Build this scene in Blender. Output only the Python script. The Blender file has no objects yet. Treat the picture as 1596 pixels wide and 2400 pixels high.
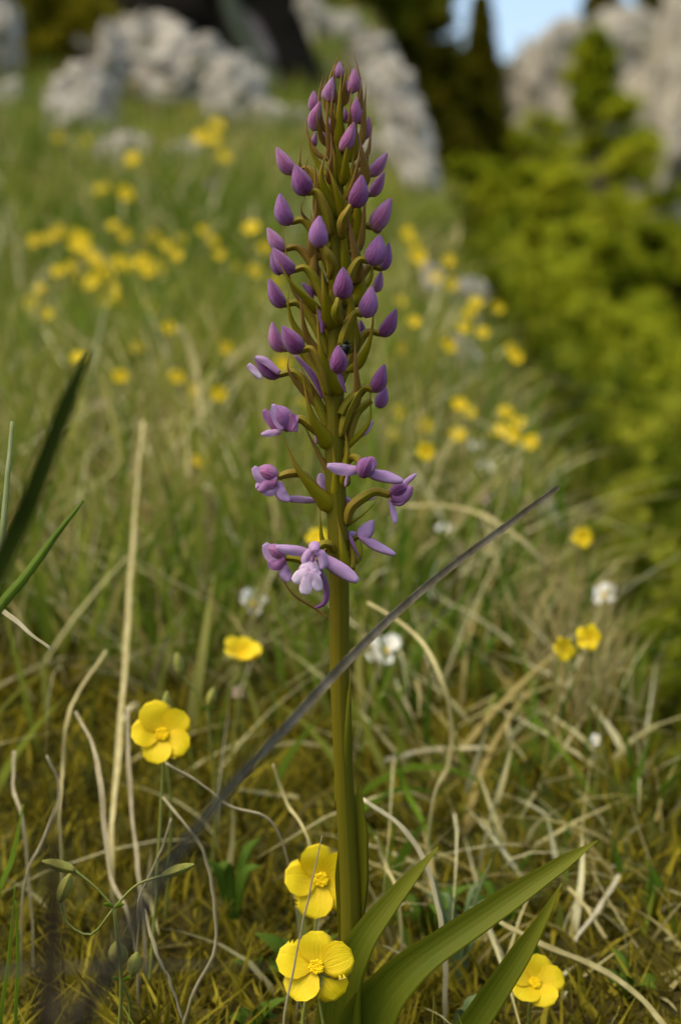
import bpy, math, random
import numpy as np
from mathutils import Vector, Matrix, noise
rnd = random.Random(7)
nr = np.random.default_rng(11)
scene = bpy.context.scene
COL = scene.collection

# ------------------------------------------------------------------ camera, sky, sun, exposure
S = .00025                    # tangent of one photo pixel
CAMY, CAMZ = -.40, .15        # the orchid stands at the origin, 0.40 m in front of the lens
cam = bpy.data.cameras.new('camera')
camo = bpy.data.objects.new('camera', cam); COL.objects.link(camo)
camo.location = (0, CAMY, CAMZ); camo.rotation_euler = (math.radians(90), 0, 0)
cam.sensor_fit = 'VERTICAL'; cam.sensor_height = 23.6; cam.sensor_width = 23.6
cam.lens = 23.6 / (2400 * S)
cam.clip_start = .01; cam.clip_end = 500
cam.dof.use_dof = True; cam.dof.focus_distance = .392; cam.dof.aperture_fstop = 7.8
scene.camera = camo

SUN_EL, SUN_AZ = math.radians(58), math.radians(-115)      # azimuth from +Y (away) towards -X (left)
world = bpy.data.worlds.new('World'); scene.world = world; world.use_nodes = True
wn = world.node_tree; bg = wn.nodes['Background']
sky = wn.nodes.new('ShaderNodeTexSky'); sky.sky_type = 'NISHITA'; sky.sun_disc = False
sky.sun_elevation = SUN_EL; sky.sun_rotation = SUN_AZ; sky.air_density = 1.4; sky.dust_density = 3.0; sky.ozone_density = .3; sky.altitude = 0
wn.links.new(sky.outputs[0], bg.inputs[0]); bg.inputs[1].default_value = .14
sun = bpy.data.lights.new('sun', 'SUN'); sun.energy = 1.5; sun.angle = math.radians(35); sun.color = (1, .87, .58)
suno = bpy.data.objects.new('sun', sun); COL.objects.link(suno)
sd = Vector((math.sin(SUN_AZ) * math.cos(SUN_EL), math.cos(SUN_AZ) * math.cos(SUN_EL), math.sin(SUN_EL)))
suno.rotation_euler = sd.to_track_quat('Z', 'Y').to_euler(); suno.location = sd * 30
vs = scene.view_settings
vs.view_transform = 'Standard'; vs.look = 'None'; vs.gamma = 1; vs.use_curve_mapping = False; vs.exposure = .92

# ------------------------------------------------------------------ materials
def nt(name):
    m = bpy.data.materials.new(name); m.use_nodes = True
    t = m.node_tree; t.nodes.clear()
    return m, t
def N(t, kind, **kw):
    n = t.nodes.new(kind)
    for k, v in kw.items():
        setattr(n, k, v)
    return n
def ramp(t, stops, fac, mode='LINEAR'):
    r = N(t, 'ShaderNodeValToRGB'); r.color_ramp.interpolation = mode
    e = r.color_ramp.elements
    while len(e) < len(stops): e.new(.5)
    for i, (p, c) in enumerate(stops):
        e[i].position = p; e[i].color = (*c, 1)
    t.links.new(fac, r.inputs[0]); return r.outputs[0]
def mixc(t, a, b, f, blend='MIX'):
    m = N(t, 'ShaderNodeMix', data_type='RGBA', blend_type=blend)
    for sock, v in ((m.inputs['Factor'], f), (m.inputs['A'], a), (m.inputs['B'], b)):
        if hasattr(v, 'is_output'): t.links.new(v, sock)
        elif isinstance(v, tuple): sock.default_value = (*v, 1)
        else: sock.default_value = v
    return m.outputs['Result']
def math_(t, op, a, b=None):
    m = N(t, 'ShaderNodeMath', operation=op)
    for i, v in enumerate((a, b)):
        if v is None: continue
        if hasattr(v, 'is_output'): t.links.new(v, m.inputs[i])
        else: m.inputs[i].default_value = v
    return m.outputs[0]
def noisef(t, scale, detail=3, rough=.55, coord=None, vec=(1, 1, 1)):
    n = N(t, 'ShaderNodeTexNoise'); n.inputs['Scale'].default_value = scale
    n.inputs['Detail'].default_value = detail; n.inputs['Roughness'].default_value = rough
    if coord is None:
        coord = N(t, 'ShaderNodeTexCoord').outputs['Object']
    mp = N(t, 'ShaderNodeMapping'); mp.inputs['Scale'].default_value = vec
    t.links.new(coord, mp.inputs[0]); t.links.new(mp.outputs[0], n.inputs[0])
    return n.outputs[0]
def finish(t, col, rough=.5, trans=0., spec=.35, bump=None, bstr=.3, bdist=.001, sheen=0., tcol=None):
    p = N(t, 'ShaderNodeBsdfPrincipled')
    if hasattr(col, 'is_output'): t.links.new(col, p.inputs['Base Color'])
    else: p.inputs['Base Color'].default_value = (*col, 1)
    p.inputs['Roughness'].default_value = rough
    p.inputs['Specular IOR Level'].default_value = spec
    if sheen: p.inputs['Sheen Weight'].default_value = sheen; p.inputs['Sheen Roughness'].default_value = .4
    if bump is not None:
        b = N(t, 'ShaderNodeBump'); b.inputs['Strength'].default_value = bstr; b.inputs['Distance'].default_value = bdist
        t.links.new(bump, b.inputs['Height']); t.links.new(b.outputs[0], p.inputs['Normal'])
    o = N(t, 'ShaderNodeOutputMaterial'); out = p.outputs[0]
    if trans:
        tr = N(t, 'ShaderNodeBsdfTranslucent'); mx = N(t, 'ShaderNodeMixShader'); mx.inputs[0].default_value = trans
        c2 = tcol if tcol is not None else col
        if hasattr(c2, 'is_output'): t.links.new(c2, tr.inputs[0])
        else: tr.inputs[0].default_value = (*c2, 1)
        t.links.new(out, mx.inputs[1]); t.links.new(tr.outputs[0], mx.inputs[2]); out = mx.outputs[0]
    t.links.new(out, o.inputs[0])
def uvs(t):
    s = N(t, 'ShaderNodeSeparateXYZ'); t.links.new(N(t, 'ShaderNodeTexCoord').outputs['UV'], s.inputs[0])
    return s.outputs[0], s.outputs[1]

def m_blades(name, stops, base, tip, trans=.3, rough=.5, vstart=.0):
    """colour by the blade's own random number (u), browner base and tip along it (v)"""
    m, t = nt(name); u, v = uvs(t)
    c = ramp(t, stops, u)
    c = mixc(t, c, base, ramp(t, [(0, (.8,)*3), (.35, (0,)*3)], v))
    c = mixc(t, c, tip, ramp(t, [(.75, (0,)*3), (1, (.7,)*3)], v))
    finish(t, c, rough + .2, trans, .08)
    return m
def m_bud(name, dark, mid, pale, base):
    m, t = nt(name); u, v = uvs(t)
    rib = math_(t, 'ABSOLUTE', math_(t, 'SUBTRACT', math_(t, 'FRACT', math_(t, 'MULTIPLY', u, 3.0)), .5))
    nz = noisef(t, 900, 3)
    rib = math_(t, 'ADD', rib, math_(t, 'MULTIPLY', math_(t, 'SUBTRACT', nz, .5), .25))
    c = ramp(t, [(.0, tuple(.5 * a_ + .5 * b_ for a_, b_ in zip(mid, pale))), (.14, mid), (.30, tuple(.45 * a_ + .55 * b_ for a_, b_ in zip(mid, dark))), (.46, dark)], rib)
    c = mixc(t, c, pale, ramp(t, [(.5, (0,)*3), (1, (.55,)*3)], v))
    c = mixc(t, c, base, ramp(t, [(0, (.75,)*3), (.22, (0,)*3)], v))
    c = mixc(t, c, pale, math_(t, 'MULTIPLY', noisef(t, 320, 2), .22))
    streak = noisef(t, 1, 4, .65, N(t, 'ShaderNodeTexCoord').outputs['UV'], (20, 1.8, 1))
    c = mixc(t, c, dark, ramp(t, [(.44, (0,)*3), (.62, (.75,)*3)], streak))
    rn = N(t, 'ShaderNodeObjectInfo').outputs['Random']
    c = mixc(t, c, pale, ramp(t, [(.4, (0,)*3), (1, (.45,)*3)], rn))
    c = mixc(t, c, dark, ramp(t, [(0, (.4,)*3), (.4, (0,)*3)], rn))
    finish(t, c, .55, .22, .25, streak, .8, .0012, .2)
    return m
def m_petal(name, base, tip, vein, trans=.35):
    m, t = nt(name); u, v = uvs(t)
    c = ramp(t, [(0, base), (.8, tip)], v)
    st = noisef(t, 1, 3, .6, N(t, 'ShaderNodeTexCoord').outputs['UV'], (26, 1.6, 1))
    c = mixc(t, c, vein, ramp(t, [(.48, (0,)*3), (.66, (.42,)*3)], st))
    c = mixc(t, c, vein, math_(t, 'MULTIPLY', noisef(t, 260, 3), .18))
    finish(t, c, .5, trans, .3, st, .4, .0008, .15)
    return m
def m_leaf(name, inner, outer, edge, trans=.2, rough=.42, veins=20.):
    m, t = nt(name); u, v = uvs(t)
    c = mixc(t, inner, outer, noisef(t, 60, 3, .6, None, (1, 1, .25)))
    st = noisef(t, 1, 2, .5, N(t, 'ShaderNodeTexCoord').outputs['UV'], (veins, .6, 1))
    c = mixc(t, c, tuple(x * .7 for x in inner), ramp(t, [(.45, (0,)*3), (.7, (.32,)*3)], st))
    c = mixc(t, c, edge, ramp(t, [(0, (.85,)*3), (.05, (0,)*3), (.45, (0,)*3), (.5, (.85,)*3), (.55, (0,)*3), (.95, (0,)*3), (1, (.85,)*3)], u))
    c = mixc(t, c, edge, ramp(t, [(.55, (0,)*3), (1, (.8,)*3)], v))
    c = mixc(t, c, (.12, .07, .02), ramp(t, [(.66, (0,)*3), (.74, (.6,)*3)], noisef(t, 170, 4, .6)))
    finish(t, c, rough, trans, .10, st, .35, .0006)
    return m
def m_plain(name, a, b, scale=80, rough=.6, trans=0, vec=(1, 1, 1), bump=True, spec=.3, bdist=.0008):
    m, t = nt(name); n = noisef(t, scale, 4, .6, None, vec)
    c = ramp(t, [(.35, a), (.65, b)], n)
    finish(t, c, rough, trans, spec, n if bump else None, .5, bdist)
    return m

M = {}
M['stem'] = m_plain('orchid_stem', (.085, .08, .002), (.125, .098, .003), 55, .6, .1, (3, 3, .3), spec=.1)
M['ovary'] = m_plain('orchid_ovary', (.18, .17, .006), (.235, .145, .02), 160, .55, .15, spec=.12)
M['bract'] = m_leaf('orchid_bract', (.22, .20, .005), (.30, .255, .007), (.28, .12, .03), .35, .45, 14)
M['bract_red'] = m_leaf('orchid_bract_reddish', (.25, .17, .015), (.32, .18, .05), (.42, .16, .13), .4, .45, 14)
M['oleaf'] = m_leaf('orchid_leaf', (.062, .082, .003), (.085, .10, .004), (.15, .15, .008), .15, .5, 22)
M['sheath'] = m_leaf('orchid_sheath', (.10, .105, .003), (.14, .13, .004), (.16, .15, .006), .25, .6, 18)
M['bud'] = m_bud('orchid_bud', (.12, .010, .085), (.25, .058, .245), (.44, .21, .51), (.22, .035, .10))
M['bud_pale'] = m_bud('orchid_bud_pale', (.27, .06, .19), (.42, .15, .33), (.54, .30, .55), (.62, .34, .18))
M['petal'] = m_petal('orchid_petal', (.50, .27, .50), (.61, .41, .65), (.37, .16, .38))
M['petal_dark'] = m_petal('orchid_petal_dark', (.31, .085, .24), (.47, .23, .47), (.18, .03, .13))
M['lip'] = m_petal('orchid_lip', (.60, .40, .60), (.80, .68, .80), (.54, .32, .56))
M['spur'] = m_petal('orchid_spur', (.34, .18, .36), (.26, .08, .28), (.2, .07, .2))
M['yellow'] = m_petal('rockrose_petal', (.84, .62, .003), (.88, .72, .004), (.82, .58, .003), .45)
M['orange'] = m_plain('rockrose_stamens', (.83, .58, .004), (.86, .64, .005), 900, .6)
M['rstem'] = m_plain('rockrose_stem', (.12, .15, .02), (.17, .17, .03), 300, .6)
M['rbud'] = m_plain('rockrose_bud', (.18, .20, .03), (.27, .24, .04), 400, .7, .1)
M['white'] = m_petal('white_petal', (.72, .70, .58), (.78, .77, .70), (.62, .60, .48), .3)
M['mauve'] = m_petal('mauve_petal', (.32, .14, .28), (.42, .22, .38), (.2, .08, .2), .3)
M['pinkish'] = m_petal('faded_petal', (.42, .28, .20), (.50, .36, .28), (.3, .2, .14), .3)
M['straw'] = m_plain('straw', (.33, .275, .10), (.46, .40, .175), 60, .65, .15, (4, 4, .4))
M['straw_pale'] = m_plain('straw_pale', (.50, .42, .22), (.66, .58, .36), 60, .6, .15, (4, 4, .4))
M['straw_grey'] = m_plain('straw_grey', (.22, .185, .095), (.34, .29, .165), 70, .7, .1, (4, 4, .4))
M['greyblade'] = m_plain('grey_blade', (.085, .066, .036), (.16, .132, .085), 50, .9, .0, (4, 4, .4), spec=.05)
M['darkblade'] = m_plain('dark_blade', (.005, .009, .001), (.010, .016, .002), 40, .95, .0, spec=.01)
M['darkdead_shade'] = m_plain('dark_dead_blade_and_shade', (.006, .005, .003), (.014, .011, .006), 40, .9, .0, spec=.03)  # upright dead blade, and the shade painted along the grey blade's lower end
M['greenblade'] = m_leaf('green_blade', (.08, .15, .005), (.12, .19, .008), (.14, .18, .01), .3, .7, 16)
M['rush'] = m_plain('rush_green', (.06, .10, .004), (.085, .13, .006), 60, .6, .15, (4, 4, .4), spec=.1)
M['rush_pale'] = m_plain('rush_pale_green', (.15, .19, .06), (.24, .26, .12), 60, .6, .15, (4, 4, .4), spec=.1)
M['herb'] = m_leaf('herb_leaf', (.055, .11, .006), (.09, .15, .01), (.09, .14, .01), .3, .65, 10)
M['herb_grey'] = m_leaf('herb_leaf_grey', (.10, .15, .05), (.15, .20, .075), (.16, .2, .08), .25, .6, 10)
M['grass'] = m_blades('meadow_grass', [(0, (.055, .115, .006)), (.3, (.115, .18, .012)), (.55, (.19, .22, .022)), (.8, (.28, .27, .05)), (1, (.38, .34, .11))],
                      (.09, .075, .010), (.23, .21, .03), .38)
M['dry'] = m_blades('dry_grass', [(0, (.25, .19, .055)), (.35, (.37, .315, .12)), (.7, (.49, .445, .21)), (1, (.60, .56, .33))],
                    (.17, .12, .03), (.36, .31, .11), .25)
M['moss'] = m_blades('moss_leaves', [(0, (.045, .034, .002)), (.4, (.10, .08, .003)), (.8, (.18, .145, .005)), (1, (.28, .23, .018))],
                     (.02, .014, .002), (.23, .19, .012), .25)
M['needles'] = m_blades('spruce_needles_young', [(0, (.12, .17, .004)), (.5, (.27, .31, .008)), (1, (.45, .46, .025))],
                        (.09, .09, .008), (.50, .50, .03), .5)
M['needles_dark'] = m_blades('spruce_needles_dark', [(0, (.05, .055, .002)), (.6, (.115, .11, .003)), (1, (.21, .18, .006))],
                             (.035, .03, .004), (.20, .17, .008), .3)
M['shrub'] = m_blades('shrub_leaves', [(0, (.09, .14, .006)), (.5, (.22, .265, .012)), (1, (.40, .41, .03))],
                      (.09, .08, .015), (.44, .43, .035), .5)
M['bark'] = m_plain('bark', (.07, .05, .035), (.14, .11, .08), 30, .85, 0, (3, 3, .6))
M['cloth'] = m_plain('dark_cloth', (.004, .0035, .002), (.008, .007, .005), 60, .95, 0, spec=.03)
M['cloth_green'] = m_plain('grey_green_cloth', (.022, .03, .02), (.04, .05, .035), 40, .9, 0, spec=.05)
M['cloth_lilac'] = m_plain('grey_lilac_cloth', (.05, .045, .045), (.08, .075, .075), 40, .9, 0, spec=.05)
M['beetle'] = m_plain('beetle_shell', (.004, .004, .004), (.01, .01, .01), 400, .25)
def m_rock(name, a, b, lichen, moss, amount=.55):
    m, t = nt(name)
    n1 = noisef(t, 14, 6, .65); n2 = noisef(t, 45, 5, .7)
    c = ramp(t, [(.3, a), (.62, b)], n1)
    c = mixc(t, c, lichen, ramp(t, [(.52, (0,)*3), (.66, (.8,)*3)], n2))
    n3 = noisef(t, 5, 5, .6)
    c = mixc(t, c, moss, ramp(t, [(amount, (0,)*3), (amount + .1, (.85,)*3)], n3))
    finish(t, c, .9, 0, .15, n2, .9, .012)
    return m
M['rock'] = m_rock('limestone', (.24, .215, .17), (.47, .43, .36), (.14, .125, .095), (.12, .115, .012), .6)
M['cliff'] = m_rock('limestone_cliff', (.26, .235, .18), (.44, .40, .32), (.19, .175, .125), (.17, .16, .02), .56)
m, t = nt('meadow_soil'); M['ground'] = m
n1 = noisef(t, 25, 5, .65); n2 = noisef(t, 3, 4, .6)
c = ramp(t, [(.3, (.018, .012, .003)), (.5, (.045, .034, .006)), (.7, (.085, .07, .012))], n1)
c = mixc(t, c, (.055, .075, .006), ramp(t, [(.42, (0,)*3), (.6, (.8,)*3)], n2))
finish(t, c, .9, 0, .1, n1, 1, .01)

# ------------------------------------------------------------------ helpers
def W(px, py, d):
    return Vector(((px - 798) * S * d, CAMY + d, CAMZ + (1200 - py) * S * d))
def ground(x, y):
    d = y - CAMY
    if d < 9: zc = -.15 + .34 * (d - .4)
    else: zc = -.15 + .34 * 8.6 + .285 * (d - 9)
    xe = .102
    t_ = x - xe
    if t_ > 0: zc -= (.55 + .13 * max(0, min(d, 12) - 2)) * (1 - math.exp(-t_ / .16))
    if x < 0: zc += .03 * (-x) * min(1, d)
    k = min(1, d / 3)
    zc += (.010 + .03 * k) * (noise.noise((x * (9 - 6 * k), y * (9 - 6 * k), 1.3)))
    if d < 1.4: zc += .0075 * noise.noise((x * 45, y * 45, 4.1)) + .003 * noise.noise((x * 110, y * 110, 8.1))
    return CAMZ + zc
def newmesh(name, V, F, UV=None, smooth=True):
    """V (n,3); F list of index tuples; UV list per vertex"""
    me = bpy.data.meshes.new(name)
    me.from_pydata([tuple(v) for v in V], [], F)
    if UV is not None:
        l = me.uv_layers.new(name='UVMap')
        for p in me.polygons:
            for li in p.loop_indices:
                l.data[li].uv = UV[me.loops[li].vertex_index]
    if smooth:
        me.polygons.foreach_set('use_smooth', [True] * len(me.polygons))
    return me
def quadmesh(name, V, Q, UV=None, smooth=True):
    """fast mesh from numpy: V (n,3), Q (m,4) quads, UV (n,2)"""
    me = bpy.data.meshes.new(name)
    V = np.asarray(V, np.float32); Q = np.asarray(Q, np.int32)
    me.vertices.add(len(V)); me.vertices.foreach_set('co', V.ravel())
    me.loops.add(Q.size); me.loops.foreach_set('vertex_index', Q.ravel())
    me.polygons.add(len(Q)); me.polygons.foreach_set('loop_start', np.arange(0, Q.size, 4, dtype=np.int32))
    try: me.polygons.foreach_set('loop_total', np.full(len(Q), 4, np.int32))
    except Exception: pass
    if UV is not None:
        l = me.uv_layers.new(name='UVMap'); l.data.foreach_set('uv', np.asarray(UV, np.float32)[Q.ravel()].ravel())
    me.update(calc_edges=True)
    if smooth: me.polygons.foreach_set('use_smooth', np.ones(len(Q), bool))
    return me
def link(name, me, mat=None, parent=None, kind=None):
    o = bpy.data.objects.new(name, me); COL.objects.link(o)
    if mat is not None and me is not None and not me.materials: me.materials.append(mat)
    if parent is not None: o.parent = parent
    if kind: o['kind'] = kind
    return o
def tag(o, label, cat, group=None):
    o['label'] = label; o['category'] = cat
    if group: o['group'] = group
    return o
def empty(name, loc, label, cat, group=None):
    o = bpy.data.objects.new(name, None); COL.objects.link(o); o.location = loc; o.empty_display_size = .01
    return tag(o, label, cat, group)
def spline(P, n):
    P = [Vector(p) for p in P]
    if len(P) == 2: return [P[0].lerp(P[1], i / (n - 1)) for i in range(n)]
    E = [P[0] * 2 - P[1]] + P + [P[-1] * 2 - P[-2]]
    out = []
    for i in range(n):
        f = i / (n - 1) * (len(P) - 1); k = min(int(f), len(P) - 2); u = f - k
        a, b, c, d = E[k:k + 4]
        out.append(.5 * ((2 * b) + (c - a) * u + (2 * a - 5 * b + 4 * c - d) * u * u + (3 * b - a - 3 * c + d) * u ** 3))
    return out
def interp(tab, t_):
    if not isinstance(tab, (list, tuple)): return tab
    f = t_ * (len(tab) - 1); k = min(int(f), len(tab) - 2); u = f - k
    u = u * u * (3 - 2 * u) * .5 + u * .5
    return tab[k] * (1 - u) + tab[k + 1] * u
def sweep(name, P, section, rings, m, ref=(0, -1, 0), origin=(0, 0, 0), cap=True):
    """section(t, k) -> (side, normal) offset of the k-th of m profile points"""
    pts = spline(P, rings); V = []; UV = []; F = []; o = Vector(origin); ref = Vector(ref); prev = None
    for i, p in enumerate(pts):
        tg = (pts[min(i + 1, rings - 1)] - pts[max(i - 1, 0)]).normalized()
        nrm = ref - tg * ref.dot(tg)
        if nrm.length < .15 and prev is not None: nrm = prev - tg * prev.dot(tg)
        nrm.normalize(); prev = nrm
        side = tg.cross(nrm)
        t_ = i / (rings - 1)
        for k in range(m + 1):
            s, n_ = section(t_, k % m)
            V.append(p + side * s + nrm * n_ - o); UV.append((k / m, t_))
    for i in range(rings - 1):
        for k in range(m):
            a = i * (m + 1) + k
            F.append((a, a + 1, a + m + 2, a + m + 1))
    if cap:
        F.append(tuple(range(m))[::-1]); b = (rings - 1) * (m + 1); F.append(tuple(range(b, b + m)))
    return newmesh(name, V, F, UV)
def tube(name, P, r, rings=10, m=8, origin=(0, 0, 0), flat=1., lobe=0., ref=(0, -1, 0)):
    def sec(t_, k):
        a = 2 * math.pi * k / m; rr = interp(r, t_) * (1 + lobe * math.cos(3 * a))
        return rr * math.sin(a), rr * math.cos(a) * flat
    return sweep(name, P, sec, rings, m, ref, origin)
def blade(name, P, w, ref=(0, -1, 0), cup=0., th=.0004, rings=12, n=5, origin=(0, 0, 0), wave=0., ph=0., fold=0.):
    """closed thin sheet along P: w full width(s), cup >0 lifts the edges towards ref"""
    m = 2 * n
    def sec(t_, k):
        hw = interp(w, t_) * .5; hw = max(hw, .00003); tk = min(th, hw * .7)
        if k <= n: s = -1 + 2 * k / n; side = 1
        else: s = 1 - 2 * (k - n) / n; side = -1
        lift = cup * hw * (s * s) + fold * hw * abs(s) + wave * hw * math.sin(ph + 9 * t_ + 2.4 * s) * abs(s)
        return s * hw, lift + side * tk * .5 * math.sqrt(max(0, 1 - s * s * .96))
    return sweep(name, P, sec, rings, m, ref, origin)

# ------------------------------------------------------------------ the slope
xs = np.concatenate([np.linspace(-40, -3, 22), np.linspace(-2.8, -.6, 30), np.linspace(-.58, -.22, 40), np.linspace(-.215, .215, 130), np.linspace(.22, .9, 50), np.linspace(1, 3, 30), np.linspace(3.3, 40, 26)])
ys = np.concatenate([np.linspace(-3, -.5, 14), np.linspace(-.45, -.05, 40), np.linspace(-.045, .5, 150), np.linspace(.51, 1.2, 60), np.linspace(1.22, 4, 80), np.linspace(4.1, 12, 50), np.linspace(12.5, 80, 30)])
V = np.array([[x, y, ground(x, y)] for y in ys for x in xs])
nx = len(xs); i, j = np.meshgrid(np.arange(len(ys) - 1), np.arange(nx - 1), indexing='ij')
a = (i * nx + j).ravel()
Q = np.stack([a, a + 1, a + nx + 1, a + nx], 1)
link('meadow_ground', quadmesh('meadow_ground', V, Q), M['ground'], kind='structure')
GX, GY, GZ = xs, ys, V[:, 2].reshape(len(ys), nx)
def gz(x, y):
    i = int(np.clip(np.searchsorted(GY, y) - 1, 0, len(GY) - 2)); j = int(np.clip(np.searchsorted(GX, x) - 1, 0, nx - 2))
    u = (x - GX[j]) / (GX[j + 1] - GX[j]); v = (y - GY[i]) / (GY[i + 1] - GY[i])
    return float((GZ[i, j] * (1 - u) + GZ[i, j + 1] * u) * (1 - v) + (GZ[i + 1, j] * (1 - u) + GZ[i + 1, j + 1] * u) * v)
def hit(px, py, h, lo=.44, hi=9.):
    """distance at which the view ray is h above the turf"""
    d = lo
    while d < hi:
        p = W(px, py, d)
        if p.z - gz(p.x, p.y) <= h: return d
        d *= 1.012
    return None

# ------------------------------------------------------------------ rocks
def rock(px, py, hw, hh, d, label, seed, group='limestone blocks on the slope', deep=1., mat='rock', tilt=0., rough=.35, name='rock', sub=4, cell=None, base=True):
    import bmesh
    if base: d = hit(px, py + hh * .95, .0, .5) or d; hw *= 1.22; hh *= 1.2
    c = W(px, py, d); a, b = hw * S * d, hh * S * d; cc = max(a, b) * deep * .8
    bm = bmesh.new(); bmesh.ops.create_icosphere(bm, subdivisions=sub, radius=1)
    off = Vector((seed * 3.7, seed * 1.9, seed * .77))
    rot = Matrix.Rotation(tilt, 3, 'Y')
    for v in bm.verts:
        n_ = v.co.normalized()
        q = n_ * 1.3 + off
        # blocky: push towards random facet planes, then chip
        r = 1.
        dist = noise.voronoi(n_ * 1.5 + off)[0]
        r += rough * (dist[1] - dist[0] - .35) * .9
        r += rough * .9 * noise.fractal(q * 1.5, 1, 2, 5)
        r += rough * .75 * (noise.turbulence(q * 2.6, 5, True) - .5)
        p = n_ * r
        p = Vector((max(-1.05, min(1.05, p.x)), p.y, max(-1., min(1.02, p.z))))
        v.co = rot @ Vector((p.x * a, p.y * cc, p.z * b))
    me = bpy.data.meshes.new(name); bm.to_mesh(me); bm.free()
    o = link(name, me, M[mat]); o.location = c
    return tag(o, label, 'rock', group)
RK = [
 (335, 150, 125, 92, 2.75, 'jagged pale grey limestone block beneath the dark cloth bundle', 1, 1.),
 (455, 205, 120, 92, 2.68, 'chunky pale limestone block joined to the jagged block on the slope', 2, 1.),
 (555, 250, 66, 96, 2.55, 'tapering pale limestone block below the dark cloth, next to the meadow', 3, 1.),
 (195, 265, 70, 96, 2.6, 'upright grey limestone slab beside the low dark bush', 4, .7),
 (262, 190, 26, 110, 2.62, 'narrow grey limestone edge between the slab and the jagged block', 5, .9),
 (690, 305, 62, 40, 2.45, 'low buff stone half sunk in the grass under the end of the dark cloth', 6, .8),
 (12, 130, 30, 120, 2.8, 'pale stone at the foot of the dark bush, tall and narrow', 7, 1.),
 (22, 245, 42, 50, 2.5, 'small rounded pale stone below the dark bush', 8, 1.),
 (45, 18, 66, 40, 3.4, 'bright pale boulder behind the low dark bush', 9, 1.),
 (300, 380, 74, 56, 2.0, 'half buried rounded pale stone with a yellow flower in front of it', 10, .8),
 (330, 338, 44, 18, 2.15, 'flat grey stone lying just above the half buried rounded stone', 11, .8),
 (432, 380, 64, 42, 2.0, 'weathered flat stone in the meadow with grass hanging over it', 12, .8),
 (395, 130, 60, 62, 2.75, 'knobbly pale limestone lump wedged on top between two blocks', 14, 1.),
 (505, 175, 48, 52, 2.7, 'small pale limestone lump under the edge of the dark cloth', 15, 1.),
 (620, 300, 46, 56, 2.5, 'pale stone at the lower end of the row of limestone blocks', 16, 1.),
 (250, 110, 40, 60, 2.75, 'pale stone standing against the low dark bush', 17, 1.),
 (482, 432, 26, 26, 1.85, 'little pale stone beside a mauve flower in the meadow', 13, .8),
]
for r in RK:
    rock(*r[:7], deep=r[7])
for k, (px, py, hw, hh, d, tl, lab) in enumerate([
    (800, 75, 44, 46, 4.5, .4, 'grey rock high on the crest directly above the orchid tip'),
    (872, 140, 46, 60, 3.6, .35, 'rough grey rock where the crest meets the dark spruces'),
    (985, 420, 34, 76, 2.2, .4, 'lowest of the slanting pale rocks on the upper crest'),
    (915, 235, 56, 90, 3.1, .25, 'steep pale rock on the ridge crest just beside the orchid spike top'),
    (958, 335, 46, 110, 2.7, .38, 'long slanting pale rock running down the ridge crest'),
    (735, 45, 30, 66, 5.2, .5, 'far slanting grey rock high on the grassy slope'),
    (868, 372, 30, 60, 2.6, .3, 'pale rock partly hidden behind the orchid buds on the ridge'),
    (1028, 690, 24, 66, 1.62, .4, 'narrow grey stone among yellow flowers along the ridge edge'),
    (1108, 862, 22, 74, 1.25, .5, 'slender pale stone slab on the ridge edge beside tall grass'),
    (1095, 690, 40, 30, 2.0, .5, 'small pale stone on the far side of the ridge by the yellow flowers'),
    (1290, 1215, 16, 46, .9, .35, 'small buff stone at the ridge edge behind the tip of the grey blade')]):
    rock(px, py, hw, hh, d, lab, 30 + k, 'stones along the ridge crest', .9, 'rock', -tl)
for k, (px, py, hw, hh, d, tl, lab) in enumerate([
    (1345, 320, 165, 262, 9.5, -.12, 'big pale limestone cliff rising beside the dark spruces under the sky'),
    (1475, 140, 120, 120, 9.2, .3, 'upper cliff block topped by a sunlit pale face'),
    (1585, 330, 105, 420, 8.4, .1, 'tall vertical limestone cliff wall behind the young spruce'),
    (1460, 520, 190, 340, 9.0, 0., 'cliff face glimpsed through the branches of the young spruce')]):
    rock(px, py, hw, hh, d, lab, 50 + k, 'limestone cliffs behind the spruces', .8, 'cliff', tl, .3, 'cliff', 5, base=False)

# dark cloth bundle behind the rocks
c0 = W(470, 60, 3.05)
root = empty('cloth_bundle', W(640, 330, 3.05), 'dark cloth bundle with grey green stripe slumped behind the pale rocks', 'cloth')
ro = root.location
def wob(P, s=.02): return P
body = sweep('cloth_body', [W(250, -190, 3.3), W(380, -90, 3.2), W(480, 10, 3.1), (W(575, 110, 3.02)), W(650, 205, 2.95), W(722, 300, 2.86)],
      lambda t_, k: ((interp([.13, .19, .17, .115, .08, .045], t_) * math.sin(2*math.pi*k/28) * (1 + .10*math.sin(5*t_*3 + k)*.4)),
                     interp([.10, .13, .12, .09, .07, .04], t_) * math.cos(2*math.pi*k/28) * (1 + .07*math.sin(k*1.7 + 9*t_))), 40, 28, (0, -1, 0), ro)
link('cloth_body', body, M['cloth'], root)
link('cloth_stripe', blade('cloth_stripe', [W(508, -60, 2.95), W(545, 20, 2.93), W(580, 100, 2.90), W(622, 170, 2.87), W(655, 215, 2.845)], [.03, .04, .045, .045, .02], cup=-.5, th=.02, rings=20, origin=ro), M['cloth_green'], root)
link('cloth_patch', blade('cloth_patch', [W(560, 20, 2.94), W(585, 55, 2.92), (W(612, 100, 2.90)), W(640, 150, 2.87)], [.015, .035, .03, .015], cup=-.5, th=.02, rings=14, origin=ro), M['cloth_lilac'], root)
link('cloth_fold', tube('cloth_fold', [W(480, 0, 2.98), W(560, -30, 3.0), W(640, 10, 3.02), W(668, -40, 3.05)], [.05, .06, .03, .03], 16, 12, ro), M['cloth'], root)
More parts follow.
